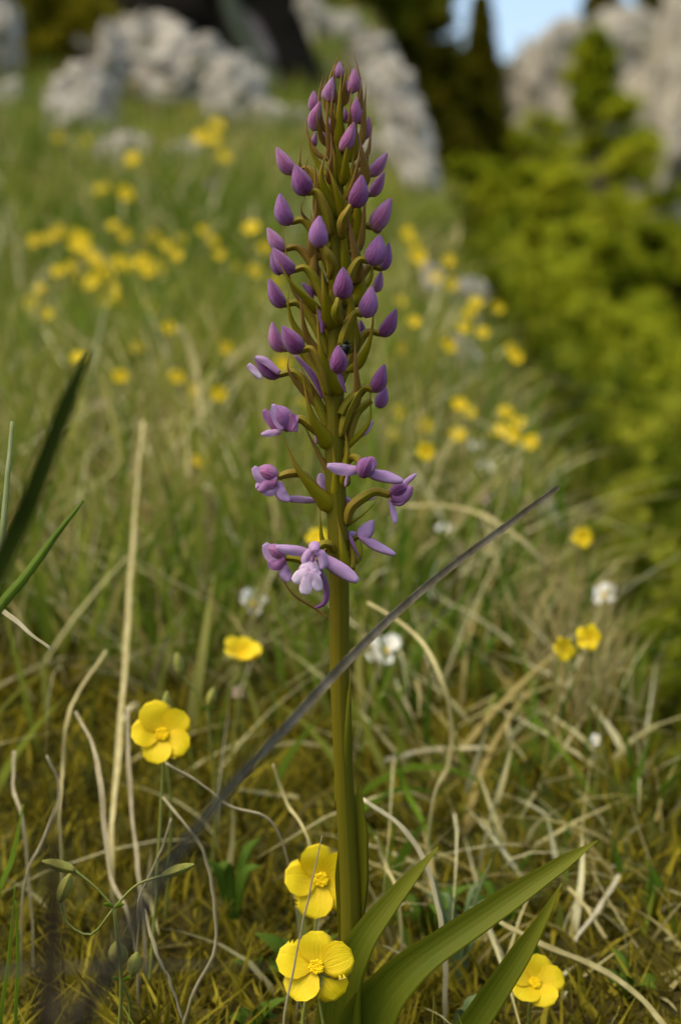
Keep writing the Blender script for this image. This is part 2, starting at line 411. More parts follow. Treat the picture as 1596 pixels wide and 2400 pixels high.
link('cloth_hem', tube('cloth_hem', [W(300, 0, 3.02), W(340, 40, 2.98), W(430, 60, 2.96), W(500, 80, 2.98)], [.02, .05, .055, .04], 16, 12, ro), M['cloth'], root)

# ------------------------------------------------------------------ conifers and shrubs
def needle_cloud(name, segs, per, nlen, nwid, mat, parent, origin, spread=.9, droop=.0, rs=None):
    """many needle-sized blades along twig segments (start, end arrays)"""
    A = np.array([s[0] for s in segs]); B = np.array([s[1] for s in segs]); rv = np.array([s[2] for s in segs])
    n = len(A) * per
    idx = np.repeat(np.arange(len(A)), per); u = nr.random(n)
    P = A[idx] * (1 - u)[:, None] + B[idx] * u[:, None]
    D = (B - A)[idx]; D /= np.linalg.norm(D, axis=1)[:, None] + 1e-9
    R = nr.normal(size=(n, 3)); R[:, 2] *= .7; R /= np.linalg.norm(R, axis=1)[:, None]
    dr = D + R * spread; dr[:, 2] -= droop; dr /= np.linalg.norm(dr, axis=1)[:, None]
    sd_ = np.cross(dr, nr.normal(size=(n, 3))); sd_ /= np.linalg.norm(sd_, axis=1)[:, None] + 1e-9
    L = nlen * nr.uniform(.6, 1.25, n)[:, None]; w = nwid * nr.uniform(.7, 1.2, n)[:, None]
    V = np.stack([P - sd_ * w * .5, P + dr * L * .5 - sd_ * w, P + dr * L, P + dr * L * .5 + sd_ * w], 1).reshape(-1, 3) - np.array(origin)
    base = np.arange(n) * 4; Q = np.stack([base, base + 1, base + 2, base + 3], 1)
    UV = np.zeros((n, 4, 2)); UV[:, :, 0] = np.clip(rv[idx] + nr.normal(0, .12, n), 0, 1)[:, None]
    vv = .12 + .88 * u; UV[:, :, 1] = np.clip(vv, 0, 1)[:, None]
    return link(name, quadmesh(name, V, Q, UV.reshape(-1, 2), False), mat, parent)
def conifer(base, top_z, rad, label, mat, seed, nbr=90, per=26, nlen=.03, nwid=.0035, group=None, name='spruce_tree', low=.06, droop=.15, shoots=7, cat='tree', tp=.85, rag=(.62, 1.12)):
    r = random.Random(seed); base = Vector(base); H = top_z - base.z
    root = empty(name, base, label, cat, group)
    lean = Vector((r.uniform(-.02, .02), r.uniform(-.02, .02), 0)) * H
    link('trunk', tube('trunk', [base + Vector((0, 0, -.08)), base + Vector((0, 0, H * .5)) + lean * .5, base + lean + Vector((0, 0, H))], [rad * .10, rad * .06, rad * .008], 12, 8, base), M['bark'], root)
    segs = []; BP = []
    for i in range(nbr):
        t_ = low + (1 - low) * (i / nbr) ** .9; az = i * 2.399 + r.uniform(-.4, .4)
        R = rad * (1 - t_) ** tp * r.uniform(*rag) + rad * .03
        p0 = base + lean * t_ + Vector((0, 0, H * t_)); out = Vector((math.cos(az), math.sin(az), 0))
        ang = .05 + .5 * t_; rv = r.uniform(.1, .9)
        mid = p0 + out * R * .5 + Vector((0, 0, R * (ang * .4 - droop)))
        end = p0 + out * R + Vector((0, 0, R * (ang * .75 - droop * .6)))
        br = spline([p0, mid, end], 8); BP.append(br)
        for a_, b_ in zip(br[2:-1], br[3:]): segs.append((a_, b_, rv))
        for k in range(shoots):
            f = .25 + .72 * k / shoots; q = br[min(6, int(f * 7))].lerp(br[min(7, int(f * 7) + 1)], (f * 7) % 1)
            for sgn in (-1, 1):
                sdv = Vector((-out.y, out.x, 0)) * sgn
                l = R * (.42 * (1 - f) + .13) * r.uniform(.6, 1.2)
                e = q + (sdv * .8 + out * .6).normalized() * l + Vector((0, 0, r.uniform(-.25, .12) * l))
                segs.append((q, e, rv + r.uniform(-.15, .25)))
    VV = []; FF = []
    for br in BP:
        b0 = len(VV)
        for i_, p in enumerate(br):
            rr = rad * .014 * (1 - i_ / 7.5)
            for k in range(3): VV.append(p - base + Vector((math.cos(k * 2.09) * rr, math.sin(k * 2.09) * rr, math.sin(k * 2.09 + 1) * rr)))
        for i_ in range(7):
            for k in range(3): FF.append((b0 + i_*3 + k, b0 + i_*3 + (k+1) % 3, b0 + i_*3 + 3 + (k+1) % 3, b0 + i_*3 + 3 + k))
    link('limbs', quadmesh('limbs', np.array([tuple(v) for v in VV]), np.array(FF)), M['bark'], root)
    needle_cloud('crown', segs, per, nlen, nwid, M[mat], root, base)
    return root
def at(px, d, dz=0.):
    x = (px - 798) * S * d; y = CAMY + d
    return Vector((x, y, gz(x, y) - .01 + dz))
ztop = lambda py, d: CAMZ + (1200 - py) * S * d
conifer(at(1405, 4.3), ztop(70, 4.3), .60, 'young yellow green spruce with layered branches in front of the cliff', 'needles', 1, 46, 20, .036, .006, droop=.06, tp=1.3, rag=(.15, 1.3), shoots=6)
conifer(at(1180, 3.9), ztop(400, 3.9), .48, 'bushy young spruce with bright shoots beside the ridge crest', 'needles', 2, 52, 22, .030, .0056, droop=.06, tp=.6, rag=(.35, 1.15))
conifer(at(1560, 3.3), ztop(560, 3.3), .42, 'broad low spruce growing below the vertical cliff wall', 'needles', 3, 46, 20, .030, .0056, droop=.06, tp=.6, rag=(.35, 1.15))
conifer(at(1290, 3.2), ztop(560, 3.2), .34, 'low spreading spruce between the bushy spruce and the broad low one', 'needles', 13, 44, 22, .028, .0056, droop=.06, tp=.55, rag=(.35, 1.2))
conifer(at(950, 7.5), ztop(-420, 7.5), .42, 'tall dark spruce standing right behind the ridge crest rocks', 'needles_dark', 4, 150, 24, .05, .008)
conifer(at(1125, 9.5), ztop(-10, 9.5), .40, 'slim dark spruce whose tip stands alone against the sky', 'needles_dark', 5, 130, 22, .05, .008, tp=1.15)
conifer(at(850, 8.2), ztop(-520, 8.2), .6, 'tall dark spruce at the top of the grassy slope', 'needles_dark', 6, 150, 24, .06, .009)
conifer(at(1120, 8.), ztop(180, 8.), .42, 'dark spruce standing against the left foot of the big cliff', 'needles_dark', 7, 100, 24, .045, .008)
conifer(at(1420, 13.), ztop(-70, 13.), .6, 'dark spruce on top behind the cliff', 'needles_dark', 8, 100, 20, .07, .011)
conifer(at(1540, 14.), ztop(-120, 14.), .7, 'dark spruce rising behind the cliff wall', 'needles_dark', 9, 100, 20, .07, .011)
conifer(at(1045, 5.6), ztop(300, 5.6), .36, 'small olive spruce in front of the tall dark spruces', 'needles_dark', 10, 80, 24, .03, .005)
conifer(at(800, 12), ztop(-700, 12), .9, 'far dark spruce behind the top of the slope', 'needles_dark', 12, 120, 22, .09, .012)

def shrub(c, rx, rz, label, mat, seed, n=130, per=26, nlen=.014, nwid=.0035, group='shrubs below the ridge', name='shrub', up=.4):
    r = random.Random(seed); c = Vector(c); root = empty(name, c, label, 'shrub', group); segs = []; BP = []
    for i in range(n):
        az = r.uniform(0, 6.283); el = math.asin(r.uniform(.02, 1)); rr = r.uniform(.55, 1.08)
        e = c + Vector((math.cos(az) * math.cos(el) * rx * rr, math.sin(az) * math.cos(el) * rx * rr, math.sin(el) * rz * rr))
        m_ = c.lerp(e, .55) + Vector((0, 0, -.06 * rz)); rv = r.uniform(0, 1)
        br = spline([c, m_, e], 6); BP.append(br); segs += [(br[3], br[4], rv), (br[4], br[5], rv)]
        for k in range(6):
            q = br[2 + k // 2].lerp(br[3 + k // 2], r.random()); dv = Vector((r.gauss(0, 1), r.gauss(0, 1), r.gauss(up, .8))).normalized()
            segs.append((q, q + dv * rx * r.uniform(.14, .3), rv + r.uniform(-.1, .2)))
    VV = []; FF = []
    for br in BP:
        b0 = len(VV)
        for i_, p in enumerate(br):
            rr = rx * .011 * (1 - i_ / 6)
            for k in range(3): VV.append(p - c + Vector((math.cos(k * 2.09) * rr, math.sin(k * 2.09) * rr, 0)))
        for i_ in range(5):
            for k in range(3): FF.append((b0 + i_*3 + k, b0 + i_*3 + (k+1) % 3, b0 + i_*3 + 3 + (k+1) % 3, b0 + i_*3 + 3 + k))
    link('stems', quadmesh('stems', np.array([tuple(v) for v in VV]), np.array(FF)), M['bark'], root)
    needle_cloud('foliage', segs, per, nlen, nwid, M[mat], root, c, 1.1)
    return root
for k, (px, d, rx, top, lab) in enumerate([
    (1200, 2.4, .26, 600, 'rounded yellow green shrub at the foot of the bushy young spruce'),
    (1420, 2.3, .30, 760, 'wide leafy shrub below the layered young spruce'),
    (1590, 1.9, .24, 900, 'dense shrub below the broad low spruce'),
    (1300, 1.7, .20, 860, 'olive shrub just over the ridge edge behind the yellow flowers'),
    (1450, 1.35, .18, 1060, 'bright green leafy shrub down the bank from the ridge edge'),
    (1600, 1.1, .13, 1230, 'shrub with loose leafy twigs lower down the bank'),
    (1430, 1.08, .11, 1300, 'low shrub in the dip behind the tawny grass edge'),
    (1580, .9, .09, 1420, 'dark low shrub in the shade at the bottom of the bank'),
    (1590, .76, .06, 1700, 'small leafy shrub nestling at the edge of the dry grass'),
    (1180, 3.2, .25, 560, 'soft green shrub between the ridge stones and the young spruce'),
    (1100, 2.6, .16, 600, 'low green shrub just behind the ridge stones'),
    (1500, 1.75, .17, 950, 'yellow tipped shrub in the middle of the bank')]):
    b = at(px, d); rz = ztop(top, d) - b.z
    shrub(b, rx, rz, lab, 'shrub' if k not in (0, 1) else 'needles', 100 + k, 110 if k < 3 else 85, 20, .010 + .004 * d, .0028 + .0008 * d)
b = at(140, 2.9); shrub(b, .15, ztop(15, 2.9) - b.z, 'low dark yellow green bush between the pale stones on the slope', 'needles_dark', 130, 170, 34, .03, .004, None, 'juniper_bush', 1.2)
b = at(100, 3.05); shrub(b, .10, ztop(-10, 3.05) - b.z, 'upright juniper tuft behind the low dark bush', 'needles', 131, 90, 26, .03, .004, None, 'juniper_bush', 1.4)
b = at(790, 6.2); shrub(b, .45, .35, 'grassy green shrub far up the slope behind the orchid tip', 'shrub', 132, 120, 26, .04, .008, None, 'shrub')

# ------------------------------------------------------------------ meadow turf (uncountable)
def blades_mesh(name, X, Y, H, Wd, lean, az, curl, mat, nseg=4, zoff=-.004, label=None, rcol=None, twist=None):
    n = len(X); Z = np.array([gz(x, y) for x, y in zip(X, Y)]) + zoff
    dx, dy = np.cos(az), np.sin(az)
    fa = nr.uniform(0, 6.283, n) if twist is None else twist
    V = np.zeros((n, nseg + 1, 2, 3)); UV = np.zeros((n, nseg + 1, 2, 2))
    rc = nr.random(n) if rcol is None else rcol
    for k in range(nseg + 1):
        t_ = k / nseg
        hor = H * (lean * t_ + curl * t_ * t_); up = H * (t_ - .42 * (lean ** 2) * t_ * .6 - .55 * np.clip(curl, 0, 1.2) * t_ * t_ * .9)
        up = np.maximum(up, .002 * t_)
        wv = H * .05 * np.sin(3.1 * t_ + fa)
        cx = X + dx * hor - dy * wv; cy = Y + dy * hor + dx * wv; cz = Z + up + lean * 0
        # follow the hill when lying over
        cz = cz + (.34 * dy * hor) * np.clip(lean + curl, 0, 1) * .8
        hw = Wd * .5 * (1 - t_ ** 2.2 * .93)
        for s, sg in enumerate((-1, 1)):
            V[:, k, s, 0] = cx + sg * hw * np.cos(fa); V[:, k, s, 1] = cy + sg * hw * np.sin(fa) * .6; V[:, k, s, 2] = cz
            UV[:, k, s, 0] = rc; UV[:, k, s, 1] = t_
    m_ = (nseg + 1) * 2; Q = []
    b0 = np.arange(n)[:, None] * m_
    for k in range(nseg):
        Q.append(np.concatenate([b0 + 2*k, b0 + 2*k + 1, b0 + 2*k + 3, b0 + 2*k + 2], 1))
    o = link(name, quadmesh(name, V.reshape(-1, 3), np.concatenate(Q), UV.reshape(-1, 2)), M[mat], kind='stuff')
    o['label'] = label; o['category'] = 'grass'
    return o
def scatter(n, d0, d1, p=1., left=1.5, right=1.4, crest=.106):
    u = nr.random(n); d = (d0 ** (p + 1) + u * (d1 ** (p + 1) - d0 ** (p + 1))) ** (1 / (p + 1))
    xl = -(.2 * d * left + .06); xr = np.minimum(.2 * d * right + .05, crest)
    return xl + nr.random(n) * (xr - xl), CAMY + d, d
def patch(x, y, s, off):
    return np.array([noise.noise((a_ * s, b_ * s, off)) for a_, b_ in zip(x, y)])
# green blades
for nm, n, d0, d1, h0, h1, w0, w1, lab in (
    ('green_grass', 5600, .47, 1.05, .045, .115, .0014, .0044, 'short green grass blades in the turf around the orchid'),
    ('green_grass', 16000, 1.0, 2.6, .04, .085, .002, .0048, 'green meadow grass on the slope behind the orchid'),
    ('green_grass', 17000, 2.5, 9., .04, .09, .004, .009, 'distant green turf high on the slope')):
    x, y, d = scatter(n, d0, d1, .6)
    pt = patch(x, y, 5, 2.); keep = nr.random(n) < .62 + .7 * pt
    if d0 < .5: keep &= ~((x < .005) & (d < .64) & (nr.random(n) < .9)); keep &= ~((x > .0) & (d < .6) & (nr.random(n) < .45))
    x, y, d = x[keep], y[keep], d[keep]; n = len(x)
    rc = np.clip(.45 + .5 * patch(x, y, 3, 9.) + nr.normal(0, .22, n), 0, 1)
    sc = np.clip((d - .35) / .4, .45, 1) * np.where((x > .03) & (d < .9), .55, 1) if d0 < .5 else 1
    sc = sc * np.where((x > .05) & (d > .9), .6, 1)
    blades_mesh(nm, x, y, nr.uniform(h0, h1, n) * sc, nr.uniform(w0, w1, n), nr.uniform(.03, .30, n), nr.uniform(0, 6.283, n), nr.uniform(0, .5, n), 'grass', 4, label=lab, rcol=rc)
# dry blades
for nm, n, d0, d1, h0, h1, w0, w1, lab in (
    ('dry_grass', 3600, .46, 1.05, .04, .11, .0009, .0032, 'tangled dry straw lying in the turf around the orchid'),
    ('dry_grass', 5500, 1.0, 2.6, .045, .09, .0018, .0042, 'dry straw mixed into the meadow behind the orchid'),
    ('dry_grass', 4500, 2.5, 9., .04, .09, .003, .008, 'distant straw high on the slope')):
    x, y, d = scatter(n, d0, d1, .6)
    keep = nr.random(n) < .6 + .6 * patch(x, y, 4, 5.) + np.where((x > .02) & (d < 1.), .25, 0)
    if d0 < .5: keep &= ~((x < .02) & (d < .63) & (nr.random(n) < .86))
    x, y, d = x[keep], y[keep], d[keep]; n = len(x)
    sc = np.clip((d - .3) / .4, .5, 1) * np.where((x > .045) & (d < .9), .6, 1) if d0 < .5 else 1
    sc = sc * np.where((x > .05) & (d > .9), .5, 1)
    blades_mesh(nm, x, y, nr.uniform(h0, h1, n) * sc, nr.uniform(w0, w1, n), nr.uniform(.1, 1.1, n), nr.uniform(0, 6.283, n), nr.uniform(0, 1.1, n), 'dry', 5, label=lab)
# grass in front of the frame, below the lens
x, y, d = scatter(1500, .12, .40, 0, 2.4, 2.4); n = len(x)
blades_mesh('green_grass', x, y, nr.uniform(.02, .045, n), nr.uniform(.0012, .0025, n), nr.uniform(.1, .6, n), nr.uniform(0, 6.283, n), nr.uniform(0, .7, n), 'grass', 4, label='short green turf just in front of the orchid')
# moss cushion of tiny leaves
x, y, d = scatter(34000, .40, .95, .0, 1.5, 1.3, .13); n = len(x)
keep = nr.random(n) < np.where(x < .03, .98, .85); x, y, d = x[keep], y[keep], d[keep]; n = len(x)
o = blades_mesh('moss', x, y, nr.uniform(.006, .018, n) * (1 + .9 * patch(x, y, 40, 3.)), nr.uniform(.0009, .0023, n), nr.uniform(.1, 1.1, n), nr.uniform(0, 6.283, n), nr.uniform(-.2, .9, n), 'moss', 2, -.002,
            'golden brown moss cushion covering the soil at the foot of the orchid')
o['category'] = 'moss'

# ------------------------------------------------------------------ yellow rockroses
def petal_mesh(name, hi, wn=1.0, L=.0085, seed=0):
    P = [Vector((0, .0006, 0)), Vector((0, L * .35, .0004)), Vector((0, L * .7, .0011)), Vector((0, L, .0009))]
    w = [.0016, L * .62 * wn, L * .95 * wn, L * 1.02 * wn, L * .86 * wn, L * .34 * wn]
    return blade(name, P, w, (0, 0, 1),   .10, .00010, 12 if hi else 5, 5 if hi else 3, wave=.05, ph=seed)
PH = [petal_mesh('petal', True, 1., seed=s) for s in (0, 1.7, 3.1)]
PL = [petal_mesh('petal', False, 1., seed=s) for s in (0, 2.)]
def stamens_mesh(name, n, r=.0016, h=.0010):
    V = []; F = []; rr = random.Random(3)
    for i in range(n):
        a = i * 2.399; q = r * math.sqrt((i + .3) / n); tip = Vector((q * math.cos(a), q * math.sin(a), h * rr.uniform(.7, 1.1)))
        b = Vector((tip.x * .25, tip.y * .25, 0)); s = .00012; k = len(V)
        for p, w_ in ((b, s), (tip - Vector((0, 0, .0004)), s), (tip, .00042), (tip + Vector((0, 0, .0004)), .0001)):
            for c_ in range(4): V.append(p + Vector((math.cos(c_ * 1.571) * w_, math.sin(c_ * 1.571) * w_, 0)))
        for l in range(3):
            for c_ in range(4): F.append((k + l*4 + c_, k + l*4 + (c_+1) % 4, k + l*4 + 4 + (c_+1) % 4, k + l*4 + 4 + c_))
        F.append((k + 12, k + 13, k + 14, k + 15))
    return newmesh(name, V, F, [(0, 0)] * len(V), False)
STH, STL = stamens_mesh('stamens', 40), stamens_mesh('stamens', 9)
SEP = blade('sepal', [Vector((0, 0, -.0002)), Vector((0, .003, -.0009)), Vector((0, .0058, .0001))], [.001, .003, .0026, .0002], (0, 0, 1), .3, .0002, 6, 3)
WP = blade('petal', [Vector((0, .0008, 0)), Vector((0, .004, .0004)), Vector((0, .0085, 0))], [.0015, .005, .0068, .0046], (0, 0, 1), .25, .00018, 7, 3)
def frame(n_, roll=0):
    z = Vector(n_).normalized(); x = Vector((0, 0, 1)).cross(z)
    if x.length < .01: x = Vector((1, 0, 0))
    x.normalize(); y = z.cross(x)
    return Matrix((x, y, z)).transposed().to_4x4() @ Matrix.Rotation(roll, 4, 'Z')
def bloom(name, head, face, size, label, group, hi=False, kind='yellow', roll=None, cat='flower', tilt=None, bend=None):
    head = Vector(head); r = rnd
    off = Vector((r.uniform(-.4, .4), r.uniform(-.1, .5), 0)) * .03 if bend is None else Vector(bend)
    bx, by = head.x + off.x, head.y + off.y
    base = Vector((bx, by, gz(bx, by)))
    if base.z > head.z - .008: base.z = head.z - .02
    root = empty(name, base, label, cat, group)
    f = Vector(face).normalized(); back = head - f * .006 * size
    link('stem', tube('stem', [base + Vector((0, 0, -.006)), base.lerp(back, .5) - off * .15, back - Vector((0, 0, .004)) * size, head - f * .0006], [.0005, .00045, .0004, .0006], 8 if hi else 5, 6 if hi else 4, base), M['rstem'], root)
    roll = r.uniform(0, 6.28) if roll is None else roll
    hm = Matrix.Translation(head - base) @ frame(f, roll) @ Matrix.Scale(size, 4)
    if kind == 'yellow':
        for k in range(5):
            a_ = 2 * math.pi * k / 5 + r.uniform(-.1, .1); el = (r.uniform(.0, .12) if tilt is None else tilt[k])
            me = r.choice(PH if hi else PL); o = link('petal', me, M['yellow'], root)
            o.matrix_local = hm @ Matrix.Rotation(a_, 4, 'Z') @ Matrix.Rotation(el, 4, 'X') @ Matrix.Rotation(.16, 4, 'Y') @ Matrix.Scale(r.uniform(.92, 1.08), 4)
        o = link('stamens', STH if hi else STL, M['orange'], root); o.matrix_local = hm
        if hi:
            for k in range(5):
                o = link('sepal', SEP, M['rbud'], root); o.matrix_local = hm @ Matrix.Rotation(2 * math.pi * (k + .5) / 5, 4, 'Z')
    else:
        nP = 5 if kind in ('white', 'pinkish') else 6
        for k in range(nP):
            me = WP2[kind]; o = link('petal', me, None, root)
            o.matrix_local = hm @ Matrix.Rotation(2 * math.pi * k / nP + r.uniform(-.12, .12), 4, 'Z') @ Matrix.Rotation(r.uniform(.0, .8), 4, 'X')
        o = link('flower_centre', STL if kind != 'white' else STH, M['orange'], root); o.matrix_local = hm
    return root
WP2 = {}
for k in ('white', 'mauve', 'pinkish'):
    WP2[k] = WP.copy(); WP2[k].materials.clear(); WP2[k].materials.append(M[k])

def near(px, py, d, face, size, label, **kw):
    return bloom('rockrose_flower', W(px, py, d), face, size, label, None, True, **kw)
near(381, 1722, .455, (.05, -1, .38), 1.04, 'open yellow rockrose rising from golden moss among dry strands', roll=.35, tilt=[.1, .06, .02, .06, .1])
near(567, 1540, .56, (.1, -.62, .8), .86, 'cupped yellow rockrose with buds beside it, backed by straw', tilt=[.5, .45, .5, .55, .46])
near(752, 2062, .432, (.1, -1, .25), 1.1, 'yellow rockrose half hidden by the lower orchid stem', roll=.2)
near(742, 2268, .386, (-.05, -1, .5), 1.0, 'yellow rockrose with one folded petal touching the orchid leaf base', roll=.05, tilt=[.06, .03, -.05, -.4, .03])
near(1252, 2306, .432, (.15, -.75, .65), .94, 'yellow rockrose peeking out behind the shortest orchid leaf', tilt=[.22, .15, .2, .22, .16])

FAR = [(139,322),(199,333),(312,373),(239,445),(296,454),(473,320),(502,329),(524,369),(84,565),(112,559),(139,545),(175,549),(196,561),(212,598),(245,627),
 (200,655),(220,659),(253,651),(222,680),(265,684),(241,708),(267,708),(137,637),(167,627),(269,610),(302,627),(335,614),(347,635),(373,624),(265,529),(294,553),
 (359,557),(392,578),(427,561),(414,600),(476,541),(500,565),(516,598),(557,629),(598,637),(590,535),(622,582),(96,678),(606,694),(351,722),(398,767),(320,816),
 (500,794),(531,818),(282,882),(414,884),(184,839),(110,739),(73,712),(453,914),(513,925),(469,1082),(661,852),(344,199),(378,199),(315,199),(451,264),(507,293),
 (470,320),(526,364),(191,5),(41,46),(995,619),(966,566),(1053,611),(1057,669),(1115,710),(1166,722),(1086,768),(1131,780),(969,755),(1051,809),(1197,821),(1210,838),
 (1243,867),(1271,908),(1284,916),(1294,961),(1078,949),(1098,966),(1185,968),(1212,992),(1172,1011),(1201,1021),(1245,1036),(995,999),(1072,1019),(997,1058),(1364,1260),
 (938,818),(912,845),(935,705),(933,968),(918,1020),(1318,1520),(1380,1495),(742,1262),(702,950),(655,700),(182,575),(205,585),(228,610),(232,640),(212,670),(285,618),(318,622),(645,660),(205,600),(1020,650),(980,600),(1258,890),(1100,735),(955,545),(205,8)]
SPECIAL = {(398,767): 'yellow rockrose at the bent tip of a dry stalk in the meadow', (96,678): 'lone yellow rockrose just below the dense yellow cluster in the meadow',
 (997,1058): 'bright round yellow rockrose between the orchid spike and the ridge edge', (1364,1260): 'lone yellow rockrose over the bank behind the tip of the grey blade',
 (312,373): 'yellow rockrose in front of the half buried rounded stone', (742,1262): 'yellow rockrose right behind the lowest orchid flower',
 (469,1082): 'yellow rockrose crossed by a tall dry stalk in the meadow', (282,882): 'small bright yellow rockrose alone among tall green grass'}
CL = set(FAR[8:30])
for (px, py) in FAR:
    h = rnd.uniform(.035, .07)
    d = hit(px, py, h, .55)
    if d is None or d > 6.5:
        u_ = max(.012, (px - 798) * S); d = min(3., .118 / u_); 
    p = W(px, py, d)
    if (px, py) in SPECIAL: lab, g = SPECIAL[(px, py)], None
    elif (px, py) in CL or (180 <= px <= 350 and 560 <= py <= 710):
        if py < 590: lab, g = 'small yellow rockrose along the uphill rim of the dense yellow cluster', 'uphill rim of the dense yellow cluster'
        elif py > 645: lab, g = 'small yellow rockrose hanging on the downhill end of the dense yellow cluster', 'downhill end of the dense yellow cluster'
        else: lab, g = 'small yellow rockrose in the thick of the dense yellow cluster', 'middle of the dense yellow cluster'
    elif py < 400 and px < 700:
        if 300 < px < 400: lab, g = 'yellow rockrose, one of three touching each other just under the limestone blocks', 'three yellow rockroses under the limestone blocks'
        elif px < 300: lab, g = 'small yellow rockrose in the grass at the foot of the grey slab and dark bush', 'yellow rockroses at the foot of the grey slab'
        else: lab, g = 'small yellow rockrose in the grass under the last block of the limestone row', 'yellow rockroses under the limestone row end'
    elif px > 1300 and py > 1400: lab, g = 'one of two yellow rockroses side by side at the tawny grass edge', 'pair of yellow rockroses at the tawny edge'
    elif px > 1160 and py < 1000: lab, g = 'yellow rockrose in the row along the ridge edge above the bank', 'row of yellow rockroses along the ridge edge'
    elif px > 860:
        if px < 960 and py < 860: lab, g = 'one of a few yellow rockroses right against the purple orchid buds', 'yellow rockroses against the orchid buds'
        elif py < 690: lab, g = 'small yellow rockrose uphill of the narrow grey stone on the ridge', 'yellow rockroses uphill of the narrow ridge stone'
        elif py < 830: lab, g = 'small yellow rockrose between the narrow grey stone and the slender pale slab', 'yellow rockroses between the two ridge stones'
        else: lab, g = 'small yellow rockrose downhill of the slender pale slab on the ridge', 'yellow rockroses downhill of the ridge stones'
    elif py < 480: lab, g = 'small yellow rockrose of a pair below the half buried rounded stone', 'pair of yellow rockroses below the rounded stone'
    elif px < 200: lab, g = 'dim yellow rockrose in the grass downhill of the dense yellow cluster', 'dim yellow rockroses downhill of the cluster'
    elif py < 700: lab, g = 'small yellow rockrose between the dense yellow cluster and the orchid spike', 'yellow rockroses between cluster and orchid'
    else: lab, g = 'small yellow rockrose among the tall straw and green blades below the yellow cluster', 'yellow rockroses among the tall straw'
    s = min(1.6, max(.5, rnd.uniform(24, 40) * S * d / .0165))
    bloom('rockrose_flower', p, (rnd.uniform(-.45, .45), -1, rnd.uniform(.15, .75)), s, lab, g)
for (px, py, kind, s, lab) in [
    (592, 1418, 'white', .95, 'small white flower with orange yellow centre under the lowest orchid flower'),
    (905, 1528, 'white', 1.05, 'white cup shaped flower with yellow centre right behind the orchid stem'),
    (1415, 1396, 'white', .8, 'white flower at the ridge edge above the tawny grass'),
    (1116, 1046, 'white', .55, 'tiny white flower in the meadow below the ridge stones'),
    (1139, 1094, 'white', .55, 'tiny white flower beside an orange patch below the ridge stones'),
    (1038, 1240, 'white', .45, 'tiny white flower next to the thin arching straw'),
    (1135, 1168, 'pinkish', .55, 'faded pinkish flower head above the arching straw'),
    (1397, 1736, 'white', .35, 'tiny white flower low in the dry grass by the bank'),
    (560, 1625, 'pinkish', .35, 'faded pinkish flower head below the cupped rockrose'),
    (236, 950, 'pinkish', .6, 'faded rosy clover head in the tall green grass'),
    (492, 440, 'mauve', .8, 'mauve flower next to a little pale stone up the slope'),
    (1391, 945, 'mauve', .7, 'mauve flower on the bank in front of the shrubs'),
    (1441, 1000, 'mauve', .7, 'dim mauve flower lower on the bank in front of the shrubs')]:
    d = hit(px, py, .03, .5); 
    if d is None or d > 4: d = 1.3
    bloom({'white': 'white_flower', 'pinkish': 'faded_flower', 'mauve': 'mauve_flower'}[kind], W(px, py, d), (rnd.uniform(-.3, .3), -.7, .7), s * (.8 + .25 * max(0, d - .6)), lab, None, False, kind)

# rockrose shoots carrying buds
def hairybud(name, a_, b_, w, root, o0, seed):
    o = link(name, tube(name, [a_, a_.lerp(b_, .5), b_], [w * .25, w * .5, w * .55, w * .42, w * .12], 12, 10, o0, lobe=.08), M['rbud'], root)
    r = random.Random(seed); V = []; F = []
    ax = (b_ - a_); 
    for i in range(40):
        p = a_ + ax * r.uniform(.1, .95); n_ = Vector((r.gauss(0, 1), r.gauss(0, 1), r.gauss(0, 1))); n_ -= ax.normalized() * n_.dot(ax.normalized()); n_.normalize()
        p = p + n_ * w * .42; q = p + (n_ + ax.normalized() * .5) * .0009; s_ = ax.normalized().cross(n_) * .00005; k = len(V)
        V += [p - s_ - o0, p + s_ - o0, q - o0]; F.append((k, k + 1, k + 2))
    link('hairs', newmesh('hairs', V, F, None, False), M['rbud'], o)
def shoot(label, junction, d, down, buds):
    j = W(*junction, d); bx = W(*down, d + .02); base = Vector((bx.x, bx.y, gz(bx.x, bx.y)))
    root = empty('rockrose_shoot', base, label, 'plant')
    link('stem', tube('stem', [base - Vector((0, 0, .005)), base.lerp(j, .55) + Vector((.002, 0, 0)), j], [.0006, .0005, .00045], 10, 6, base), M['rstem'], root)
    for i, (path, tip, w) in enumerate(buds):
        P = [j] + [W(x_, y_, d + dd) for x_, y_, dd in path]
        link('bud_stalk', tube('bud_stalk', P, [.00035, .0003, .0004], 10, 6, base), M['rstem'], root)
        hairybud('bud', P[-1], W(tip[0], tip[1], d + path[-1][2]), w * S * d, root, base, i + junction[0])
    for sgn in (-1, 1):
        e = j + Vector((sgn * .0026, -.001, .001))
        link('leaf', blade('leaf', [j, j.lerp(e, .6) + Vector((0, 0, .0004)), e], [.0004, .0012, .0001], rings=6, n=3, origin=base), M['greenblade'], root)
shoot('rockrose shoot with three hairy closed buds on thin stalks above the moss', (268, 2128), .40, (262, 2330),
      [([(225, 2080, 0), (176, 2040, 0)], (100, 2018, 0), 26), ([(320, 2075, 0), (382, 2052, 0)], (456, 2026, 0), 24), ([(215, 2190, .004), (160, 2165, .004), (140, 2112, .004)], (166, 2048, 0), 30)])
shoot('rockrose shoot with a round hairy bud and a half hidden one low in the moss', (286, 2300), .415, (290, 2400), [([(278, 2262, 0)], (276, 2206, 0), 42), ([(310, 2285, .004)], (322, 2232, .004), 32)])
shoot('rockrose shoot with pointed buds between two yellow rockroses', (486, 1665, ), .50, (492, 1800), [([(455, 1615, 0), (424, 1582, 0)], (414, 1530, 0), 22), ([(490, 1655, 0)], (502, 1612, 0), 22)])
